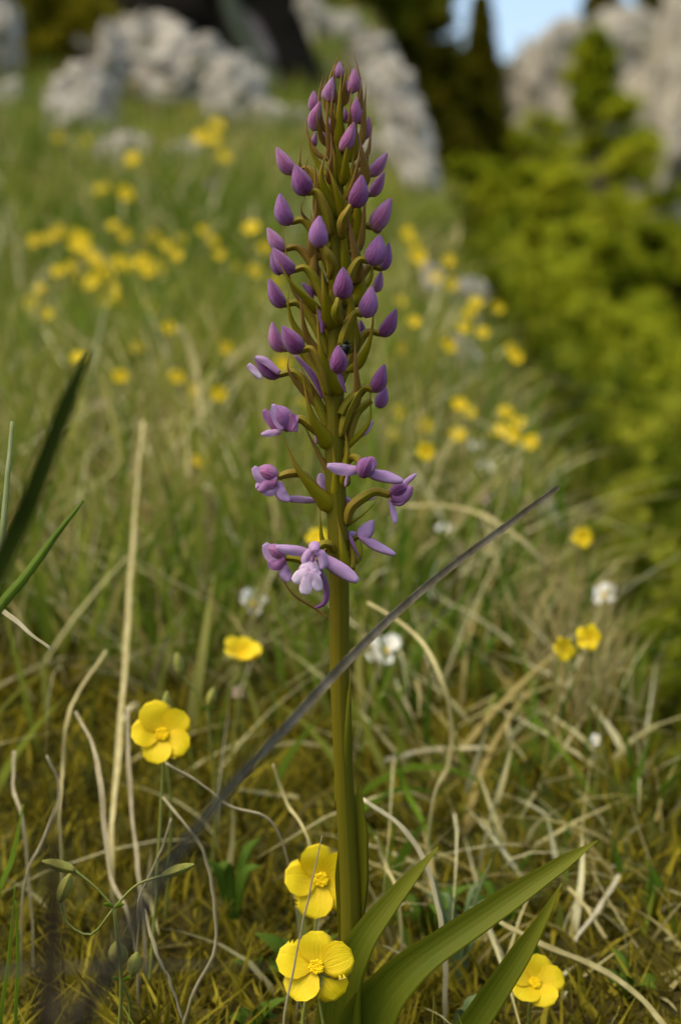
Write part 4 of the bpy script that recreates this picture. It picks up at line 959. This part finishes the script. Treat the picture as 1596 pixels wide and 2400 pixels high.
# right, on an arching ovary
f = ov(c3((895,1110),(930,990),(1030,905),(1130,860),(1240,885)), [10,12,12,10,9], [-.001,-.003,-.004,-.003,-.003], fl='open_flower')
hood(C3(1405,830), C3(1240,900), 36, -.003, f, 'bud'); petal(c3((1255,900),(1340,905),(1412,815)), 30, -.0045, f, 'petal_dark', cup=-.5); petal(c3((1290,860),(1370,780),(1450,718)), 15, -.003, f, 'petal')
petal(c3((1240,920),(1265,1010),(1285,1110)), 15, -.004, f, 'petal', shape=(.6,.7,.8,1.,1.1,1.,.6)); petal(c3((1250,920),(1310,945),(1370,920)), 20, -.0042, f, 'petal_dark'); petal(c3((880,960),(930,945),(1000,930),(1120,905)), 16, [.003,.003,.002,0], f, 'petal')
petal(c3((880,905),(910,935),(950,945)), 17, .003, f, 'petal')
# lower right, seen from behind
f = ov(c3((935,1480),(945,1380),(930,1260),(985,1215)), [8,9,8,7], [-.001,0,.001,.001], fl='open_flower')
petal(c3((1000,1235),(1050,1170),(1112,1085)), 33, -.001, f, 'petal', shape=(.5,.9,1.1,1.1,.95,.6,.1)); petal(c3((1010,1220),(1130,1290),(1285,1362)), 25, -.001, f, 'petal'); petal(c3((1010,1230),(960,1200),(905,1190)), 16, .001, f, 'petal')
link('spur', tube('spur', [O(*C3(910,1180), 0), O(*C3(950,1290), -.001), O(*C3(1004,1400), -.001)], [K*4, K*5, K*3, K*1], 12, 8, OB), M['spur'], f)
# lowest left, side view
f = ov(c3((745,1300),(620,1430),(500,1400),(410,1390)), [7,8,8,7], [0,-.003,-.003,-.003], fl='open_flower')
petal(c3((400,1400),(310,1370),(240,1275)), 38, -.004, f, 'petal', cup=-.5); petal(c3((400,1395),(330,1440),(270,1420)), 30, -.0045, f, 'petal_dark', cup=-.5); petal(c3((395,1420),(400,1500),(435,1580)), 26, -.004, f, 'petal', shape=(.4,.6,.9,1.1,1.1,.9,.5))
hood(C3(250,1310), C3(400,1400), 36, -.003, f, 'bud_pale')
# lowest, facing the camera: two side sepals, hood, three-lobed lip, curved spur
f = ov(c3((790,1330),(755,1285),(700,1285),(660,1340)), [9,10,10,8], [-.001,-.004,-.005,-.005], fl='open_flower')
petal(c3((610,1345),(480,1325),(330,1300)), 27, [-.007,-.008,-.0085], f, 'petal', cup=-.5); petal(c3((670,1370),(820,1460),(988,1575)), 35, [-.007,-.008,-.008], f, 'petal', cup=-.5, shape=(.5,.8,.95,1.,.97,.82,.4))
petal(c3((640,1360),(600,1340),(565,1400),(568,1460)), 24, -.009, f, 'petal', cup=-.5); petal(c3((640,1340),(690,1360),(705,1420),(690,1480)), 26, -.0095, f, 'petal', cup=-.5)
hood(C3(615,1345), C3(660,1330), 36, -.008, f, 'petal')
petal(c3((630,1400),(605,1470),(590,1540)), 34, [-.0085,-.0095,-.0098], f, 'lip', name='lip', shape=(.4,.7,1.1,1.5,1.6,1.3,.8), cup=-.2); petal(c3((600,1480),(540,1520),(465,1575)), 25, [-.0098,-.0099,-.0095], f, 'lip', name='lip_lobe', shape=(.8,.9,1.,1.1,1.15,1.05,.6), cup=-.15)
petal(c3((600,1500),(575,1590),(555,1680)), 28, [-.0100,-.0102,-.0098], f, 'lip', name='lip_lobe', shape=(.9,.95,.95,1.,1.08,1.02,.62), cup=-.15); petal(c3((625,1490),(650,1560),(672,1655)), 24, [-.0099,-.0101,-.0098], f, 'lip', name='lip_lobe', shape=(.9,.95,.95,1.,1.08,1.02,.62), cup=-.15)
petal(c3((628,1375),(622,1400),(620,1425)), 12, -.0100, f, 'petal_dark', name='column')
link('spur', tube('spur', [O(*p, q) for p, q in zip(c3((670,1470),(715,1560),(735,1660),(715,1750),(645,1790)), (-.007,-.006,-.005,-.005,-.0045))], [K*5, K*7, K*7, K*6, K*3], 20, 8, OB), M['spur'], f)
# spurs and petals glimpsed between stem and bracts
link('spur', tube('spur', [O(*p, -.0095) for p in c2((825,1230),(850,1330),(890,1435))], [K*5, K*6, K*2], 12, 8, OB), M['spur'], orch)
for pts, dd in ((((480,1130),(620,1290),(700,1480)), -.003), (((540,560),(600,620),(625,680)), -.002), (((660,760),(700,860),(700,960)), -.003)):
    link('spur', tube('spur', [O(*C2(*p), dd) for p in pts], [K*4, K*8, K*3], 12, 8, OB), M['spur'], orch)
petal(c3((880,380),(875,300),(862,250)), 18, .004, orch, 'petal'); petal(c3((960,430),(1050,380),(1105,290)), 12, .003, orch, 'petal'); petal(c3((655,480),(650,380),(665,300)), 10, .001, orch, 'petal')
petal(c2((110,1205),(160,1260),(215,1320)), 20, -.002, orch, 'lip'); petal(c2((360,1275),(250,1180),(170,1145)), 20, -.0035, orch, 'petal')
# right side ovaries
ov(c3((860,250),(900,170),(980,80),(1050,20)), [13,14,13,9], -.003, 'stem'); ov(c3((905,460),(950,280),(1010,190),(1090,130)), [9,11,10,8], 0.)
# leaves -----------------------------------------------------------------
def oleaf(pts, w, dd, ref=(0, -1, .6), cup=.35, mat='oleaf', th=5, fold=.0, label=None):
    P = [O(x_, y_, d_) for (x_, y_), d_ in zip(pts, dd)]
    o = link('leaf', blade('leaf', P, [K * v for v in w], ref, cup, K * th, 36, 8, OB, fold=fold), M[mat], orch)
    if label: o['label'] = label
oleaf([(812, 1880), (812, 1800), (816, 1700), (821, 1590)], [46, 46, 40, 20, 2], [-.0012, -.0018, -.002, -.0016], (.35, -1, 0), -.9, 'sheath')
oleaf([(822, 2230), (824, 2120), (828, 2010), (836, 1900), (846, 1840)], [46, 66, 80, 68, 30, 3], [.0005, .0005, .0005, .0005, .0008], (-.1, -1, 0), .35, 'sheath')
oleaf([(800, 2700), (798, 2500), (806, 2330), (850, 2210), (930, 2100), (1026, 1986)], [95, 110, 112, 86, 62, 40, 5], [-.001, -.002, -.004, -.006, -.007, -.008], (-.35, -1, .35), .35)
oleaf([(830, 2700), (838, 2520), (880, 2380), (968, 2270), (1136, 2150), (1290, 2044), (1400, 1970)], [110, 140, 140, 102, 70, 60, 38, 4], [0, -.003, -.006, -.009, -.011, -.011, -.011], (-.2, -1, .45), .45)
oleaf([(840, 2700), (950, 2590), (1070, 2460), (1187, 2290), (1264, 2168), (1316, 2070)], [80, 82, 76, 66, 52, 25, 3], [.0, -.004, -.008, -.012, -.014, -.015], (-.3, -1, .3), .45)
oleaf([(810, 2700), (770, 2560), (740, 2480), (690, 2440)], [90, 90, 70, 40, 6], [-.001, -.004, -.008, -.013], (.2, -1, .5), .4)

# small beetle tucked behind a bud
bt = O(*C2(885, 1075), -.0062)
root = empty('beetle', bt, 'tiny black beetle clinging behind a purple bud near the stem', 'insect')
link('shell', tube('shell', [bt + Vector((-.0004, 0, -.0022)), bt, bt + Vector((.0002, 0, .0012))], [.0003, .0011, .0012, .0005], 10, 12, bt, .8), M['beetle'], root)
link('head', tube('head', [bt + Vector((.0002, 0, .0010)), bt + Vector((.0003, -.0001, .0019))], [.0006, .0007, .0002], 6, 10, bt), M['beetle'], root)
for sg in (-1, 1):
    for k in range(3):
        a_ = bt + Vector((sg * .0006, -.0003, -.0008 + k * .0008))
        link('leg', tube('leg', [a_, a_ + Vector((sg * .0009, .0001, .0003)), a_ + Vector((sg * .0012, .001, -.0004))], [.00009, .00007, .00004], 5, 5, bt), M['beetle'], root)
